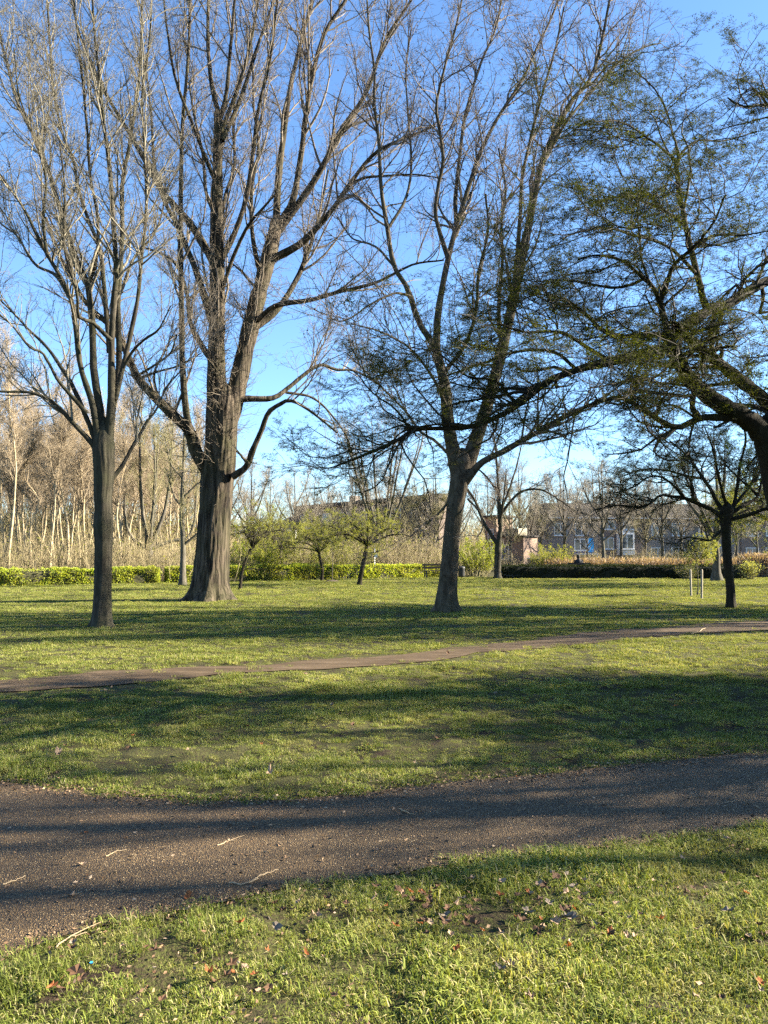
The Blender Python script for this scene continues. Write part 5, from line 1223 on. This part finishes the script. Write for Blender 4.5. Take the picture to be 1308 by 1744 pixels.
def leaf_shape(seed, lobed):
    rg2 = np.random.default_rng(seed); n = 14; th = np.linspace(-np.pi, np.pi, n, endpoint=False)
    r = (0.62 + (0.14 * np.cos(5 * th + rg2.normal()) if lobed else 0.0) + 0.17 * rg2.normal(size=n)); r = np.clip(r, 0.3, 1.0)
    x = r * np.cos(th); y = r * np.sin(th) * (0.85 if lobed else 0.55)
    cu = rg2.uniform(0.4, 1.3); fo = rg2.uniform(0.3, 1.1)
    z = cu * x * x * 0.5 + fo * np.abs(y) + 0.14 * rg2.normal(size=n)
    V = [(0, 0, 0.02)] + [(a, b, c) for a, b, c in zip(x, y, z)]
    V += [(-1.0, 0.0, 0.1), (-1.5, 0.1, 0.25), (-0.98, 0.06, 0.1), (-1.5, 0.14, 0.25)]
    T = [(0, 1 + j, 1 + (j + 1) % n) for j in range(n)] + [(n + 1, n + 2, n + 4), (n + 1, n + 4, n + 3)]
    return np.array(V), np.array(T)
leaf_meshes = []
for sd in range(8):
    V, T = leaf_shape(200 + sd, sd % 2 == 0)
    row = []
    for m, cname in M['leaf_litter']:
        o = build('fallen_leaf', V, [T], m, None, False); row.append(o.data); bpy.data.objects.remove(o)
    leaf_meshes.append(row)
rg = np.random.default_rng(77)
def drop_leaf(x, y, size, ci, label, group):
    o = bpy.data.objects.new('fallen_leaf', leaf_meshes[rg.integers(8)][ci]); COL.objects.link(o)
    on_path = pnear(x) < y < pfar(x)
    o.location = (x, y, float(gh(x, y)) + (0.012 if on_path else 0.042)); o.scale = (size * 1.15, size * 1.15, size * 0.9)
    o.rotation_euler = (rg.normal() * 0.25, rg.normal() * 0.25, rg.random() * 6.28)
    tag(o, label, 'leaf', group)
known = [(410, 1605, 0, .03), (357, 1680, 0, .028), (454, 1643, 0, .022), (674, 1609, 0, .024), (970, 1645, 0, .026), (1125, 1600, 0, .024), (778, 1655, 0, .02), (900, 1548, 0, .018), (1270, 1546, 0, .02), (1295, 1700, 0, .026), (88, 1712, 0, .03), (948, 1523, 1, .03), (890, 1600, 1, .035), (262, 1645, 1, .03), (130, 1690, 1, .045), (1025, 1595, 1, .03), (760, 1600, 1, .04), (1170, 1545, 1, .026), (800, 1520, 2, .028), (920, 1534, 2, .028), (993, 1523, 2, .024), (540, 1580, 2, .03), (470, 1605, 3, .035), (975, 1600, 3, .04), (870, 1683, 2, .03), (905, 1730, 2, .03), (1195, 1705, 2, .022), (1184, 1732, 2, .02), (1240, 1580, 3, .035), (1190, 1610, 2, .024), (320, 1535, 0, .03), (640, 1560, 2, .028), (120, 1533, 2, .026), (140, 1478, 2, .024), (640, 1455, 2, .018), (460, 1333, 2, .05), (340, 1233, 2, .045), (566, 1207, 2, .05), (100, 1297, 2, .05)]
for x, y, ci, s in known:
    q = G(x, y); nm = M['leaf_litter'][ci][1]; zone = 'on the asphalt path' if pnear(q[0]) < q[1] < pfar(q[0]) else ('in the near grass' if q[1] < 5 else 'on the lawn beyond the path')
    drop_leaf(q[0], q[1], s, ci, f'{nm} curled fallen leaf lying {zone}', f'{nm} fallen leaves {zone}')
for k in range(230):
    x, y = rg.uniform(20, 1310), rg.uniform(1440, 1744); q = G(x, y)
    if q[1] > pnear(q[0]) - 0.02: continue
    if patch(q[0], q[1]) > 0.30 + 0.3 * rg.random(): continue
    ci = int(rg.choice(4, p=[0.13, 0.47, 0.24, 0.16])); nm = M['leaf_litter'][ci][1]
    zn = 'in the near grass close to the path edge' if pnear(q[0]) - q[1] < 0.45 else 'in the nearest grass at the bottom'; drop_leaf(q[0], q[1], rg.uniform(0.012, 0.027), ci, f'{nm} curled fallen leaf lying {zn}', f'{nm} fallen leaves {zn}')
for k in range(30):
    x = rg.uniform(-1.8, 2.6); t = rg.random() ** 1.0; y = pnear(x) * (1 - t) + pfar(x) * t
    ci = int(rg.choice(4, p=[0.2, 0.3, 0.42, 0.08])); nm = M['leaf_litter'][ci][1]
    drop_leaf(x, y, rg.uniform(0.007, 0.016), ci, f'{nm} curled fallen leaf lying on the asphalt path', f'{nm} fallen leaves on the asphalt path')
for k in range(95):
    y = rg.uniform(5.4, 10); x = rg.uniform(-0.5 * y, 0.5 * y)
    if y < pfar(x) + 0.1 or tlow(x) < y < tup(x): continue
    if patch(x, y) > 0.38 + 0.3 * rg.random(): continue
    ci = int(rg.choice(4, p=[0.08, 0.2, 0.52, 0.2])); nm = M['leaf_litter'][ci][1]
    drop_leaf(x, y, rg.uniform(0.018, 0.036), ci, f'{nm} curled fallen leaf lying on the lawn beyond the path', f'{nm} fallen leaves on the lawn beyond the path')
for (bx0, by0, br, bw) in BARE[:5]:       # drifts in the thin spots of the near verge
    for k in range(16):
        x, y = bx0 + rg.normal() * br * 1.1, by0 + rg.normal() * br * 0.8
        if y > pnear(x) - 0.03: continue
        ci = int(rg.choice(4, p=[0.12, 0.5, 0.22, 0.16])); nm = M['leaf_litter'][ci][1]
        drop_leaf(x, y, rg.uniform(0.016, 0.034), ci, f'{nm} fallen leaf in the bare dark patch of the near grass', f'{nm} leaves in the bare dark patch')
# upright curled leaf on the trail
q = G(762, 1118); o = bpy.data.objects.new('fallen_leaf', leaf_meshes[2][1]); COL.objects.link(o); o.location = (q[0], q[1], float(gh(q[0], q[1])) + 0.055); o.scale = (0.05, 0.05, 0.05); o.rotation_euler = (1.3, 0.5, 0.2)
tag(o, 'dark curled leaf standing upright on the dirt trail', 'leaf')
# sticks
def stick(pts, r, label, fork=False):
    q = np.array([G(*p) for p in pts]); q[:, 2] = gh(q[:, 0], q[:, 1]) + r + 0.009
    c = resample(q, 9); c[1:-1] += np.random.default_rng(int(pts[0][0])).normal(size=(7, 3)) * r * 0.8
    V, f = tubes(c[None], np.linspace(r, r * 0.5, 9)[None], 6); n0 = len(V)
    ac = Acc(); ac.add(V, f)
    if fork:
        b = np.stack([c[5], c[5] + (c[8] - c[4]) * 0.5 + np.array((0.015, 0.03, 0.006)), c[5] + (c[8] - c[4]) * 0.9 + np.array((0.03, 0.06, 0.006))]); V, f = tubes(b[None], np.array([[r * 0.7, r * 0.5, r * 0.3]]), 5); ac.add(V, f)
    o = ac.obj('stick', M['stick']); tag(o, label, 'stick', 'sticks on the ground')
stick([(95, 1622), (115, 1606), (148, 1596)], 0.0036, 'pale forked stick at the path edge by the near grass', True)
stick([(180, 1464), (196, 1456), (215, 1452)], 0.0030, 'pale stick on the path left of the middle')
stick([(390, 1512), (415, 1513), (440, 1504)], 0.0036, 'brown stick on the path just above the near grass', True)
stick([(440, 1500), (458, 1494), (474, 1489)], 0.0030, 'short brown twig on the path above the near grass')
stick([(5, 1512), (22, 1506), (44, 1497)], 0.0030, 'thin twig on the path at the left edge')
stick([(370, 1446), (388, 1439), (402, 1438)], 0.0030, 'small crooked twig in the middle of the path', True)
stick([(680, 1384), (692, 1390), (706, 1394)], 0.0036, 'dark bent twig lying on the sunlit path strip')
stick([(1238, 1371), (1245, 1370), (1252, 1369)], 0.0030, 'short whitish twig on the shaded right of the path')
stick([(1176, 1083), (1190, 1079), (1202, 1073)], 0.009, 'pale stick lying beside the dirt trail at the right')
q = G(155, 1673); ac = Acc(); r2 = np.random.default_rng(3)
V = [(0, 0, 0.0)] + [(0.007 * math.cos(t), 0.006 * math.sin(t), 0.003 + 0.005 * r2.random()) for t in np.arange(8) * 0.785]
ac.add(V, None, [(0, 1 + j, 1 + (j + 1) % 8) for j in range(8)]); o = ac.obj('litter_scrap', M['blue_paint'], None, False); o.location = (q[0], q[1], float(gh(q[0], q[1])) + 0.045); tag(o, 'tiny bright blue scrap of litter in the near grass', 'litter')

# crumbs of bark, small twigs and leaf bits, too many to count
n = 11000; rg = np.random.default_rng(91)
px = rg.uniform(-3.6, 4.4, n); zone = rg.random(n) ** 0.6
yy = np.where(zone < 0.30, pnear(px) + rg.random(n) * (pfar(px) - pnear(px)), np.where(zone < 0.64, pfar(px) - 0.02 + rg.normal(size=n) * 0.09, np.where(zone < 0.75, pnear(px) + rg.normal(size=n) * 0.08, pnear(px) - 2.0 * rg.random(n))))
kp = ~((zone >= 0.75) & (patch(px, yy) > 0.28 + 0.25 * rg.random(n))); px, yy = px[kp], yy[kp]; n = len(px)
onp = (yy > pnear(px)) & (yy < pfar(px))
c = np.stack([px, yy, gh(px, yy) + np.where(onp, 0.011, 0.015)], 1)
d = rg.normal(size=(n, 3)); d[:, 2] *= 0.15
V, q = leaf_quads(rg, c, d, 0.021, 0.5)
m_, nt_, out_ = newmat('crumbs'); g_ = nt_.nodes.new('ShaderNodeNewGeometry')
principled(nt_, out_, ramp(nt_, g_.outputs['Random Per Island'], [(0.0, (0.04, 0.028, 0.02)), (0.5, (0.12, 0.07, 0.038)), (0.85, (0.22, 0.14, 0.075)), (1.0, (0.36, 0.27, 0.18))]), 0.9)
o = build('leaf_litter', V, [q], m_, None, False); tag(o, 'crumbs of dry leaf and bark along the path edges', kind='stuff')

# ------------------------------------------------------------------ grass
def tuft(seed, nb, spread, h, w):
    rg2 = np.random.default_rng(seed)
    a = rg2.random(nb) * 6.28; r = spread * np.sqrt(rg2.random(nb)); b = np.stack([np.cos(a) * r, np.sin(a) * r, np.zeros(nb) - 0.005], 1)
    hh = h * (0.35 + 0.75 * rg2.random(nb)); ln = rg2.random(nb) * 6.28; bend = rg2.uniform(0.2, 1.6, nb)
    dx = np.stack([np.cos(ln), np.sin(ln), np.zeros(nb)], 1); sd = np.stack([-np.sin(ln), np.cos(ln), np.zeros(nb)], 1)
    up = np.array((0, 0, 1.0))
    m1 = b + (dx * (bend * 0.35)[:, None] + up * 0.62) * hh[:, None]; tp_ = b + (dx * bend[:, None] + up * (1.0 - 0.42 * bend)[:, None]) * hh[:, None]
    ww = (w * (0.6 + 0.7 * rg2.random(nb)))[:, None]
    V = np.stack([b - sd * ww, b + sd * ww, m1 - sd * ww * 0.8, m1 + sd * ww * 0.8, tp_], 1).reshape(-1, 3)
    i = (np.arange(nb) * 5)[:, None]
    return V, [i + np.array([[0, 1, 3, 2]]), i + np.array([[2, 3, 4]])]
gcol = bpy.data.collections.new('grass_tufts')
for sd in range(8):
    V, f = tuft(300 + sd, 90, 0.066, 0.032, 0.0014)
    o = build('tuft_%d' % sd, V, f, M['blade'], None, True); COL.objects.unlink(o); gcol.objects.link(o)
for sd in range(4):   # longer loose tussocks
    V, f = tuft(320 + sd, 80, 0.055, 0.06, 0.0015)
    o = build('tuft_%d' % (8 + sd), V, f, M['blade'], None, True); COL.objects.unlink(o); gcol.objects.link(o)

rg = np.random.default_rng(401)
def zone_pts(n, y0, y1, wide, pad):
    y = np.sqrt(rg.uniform(y0 * y0, y1 * y1, n)); x = rg.uniform(-1, 1, n) * (0.52 * wide * y + pad); return x, y
pts = []; scl = []; kidx = []
for (dens, y0, y1, sc, keep) in [(420, 1.6, 5.2, 1.0, 0.0), (260, 5.0, 9.5, 1.05, 0.0), (110, 9.5, 16, 1.3, 0.0), (60, 16, 28, 1.7, 0.0), (28, 28, 47, 2.2, 0.0)]:
    area = 0.52 * (y1 * y1 - y0 * y0) + 2 * 1.2 * (y1 - y0)
    n = int(dens * area); x, y = zone_pts(n, y0, y1, 1.0, 1.2)
    soft = rg.normal(size=n) * 0.035
    ok = ~((y > pnear(x) + soft) & (y < pfar(x) + soft))
    s2 = rg.normal(size=n) * 0.20 - 0.0 + 0.30 * (vnoise(x * 2.6, y * 2.6, 55.0) - 0.45)
    ok &= ~((y > tlow(x) - 0.02 + s2) & (y < tup(x) + 0.02 - s2))
    pat = patch(x, y)
    ok &= (pat > np.where(y < 9, 0.30, 0.20) * rg.uniform(0.6, 1.3, n)) | (rg.random(n) < np.where(y < 5, 0.42, 0.5))
    # worn, thinner margin along the trail
    dist = np.minimum(np.abs(y - tlow(x)), np.abs(y - tup(x))); ok &= ~((dist < 0.5) & (rg.random(n) < 0.25 * (1 - dist / 0.5)))
    x, y, pat = x[ok], y[ok], pat[ok]
    pts.append(np.stack([x, y, gh(x, y)], 1)); scl.append(sc * np.where(y > 5, 0.86, 1.05) * (0.35 + 1.05 * np.clip(pat, 0, 1)) * rg.uniform(0.6, 1.45, len(x)))
    tall = (vnoise(x * 2.2, y * 2.2, 12.5) > 0.64) & (rg.random(len(x)) < 0.35) & (y < 16)
    kidx.append(np.where(tall, rg.integers(8, 12, len(x)), rg.integers(0, 8, len(x))))
pts = np.vstack(pts); scl = np.concatenate(scl); kidx = np.concatenate(kidx).astype(np.int32)
rot = np.stack([rg.normal(size=len(pts)) * 0.12, rg.normal(size=len(pts)) * 0.12, rg.random(len(pts)) * 6.28], 1)
grass = scatter('grass', gcol, pts, rot, scl, kidx); tag(grass, 'short lawn grass in tufts on both sides of the path', kind='stuff')
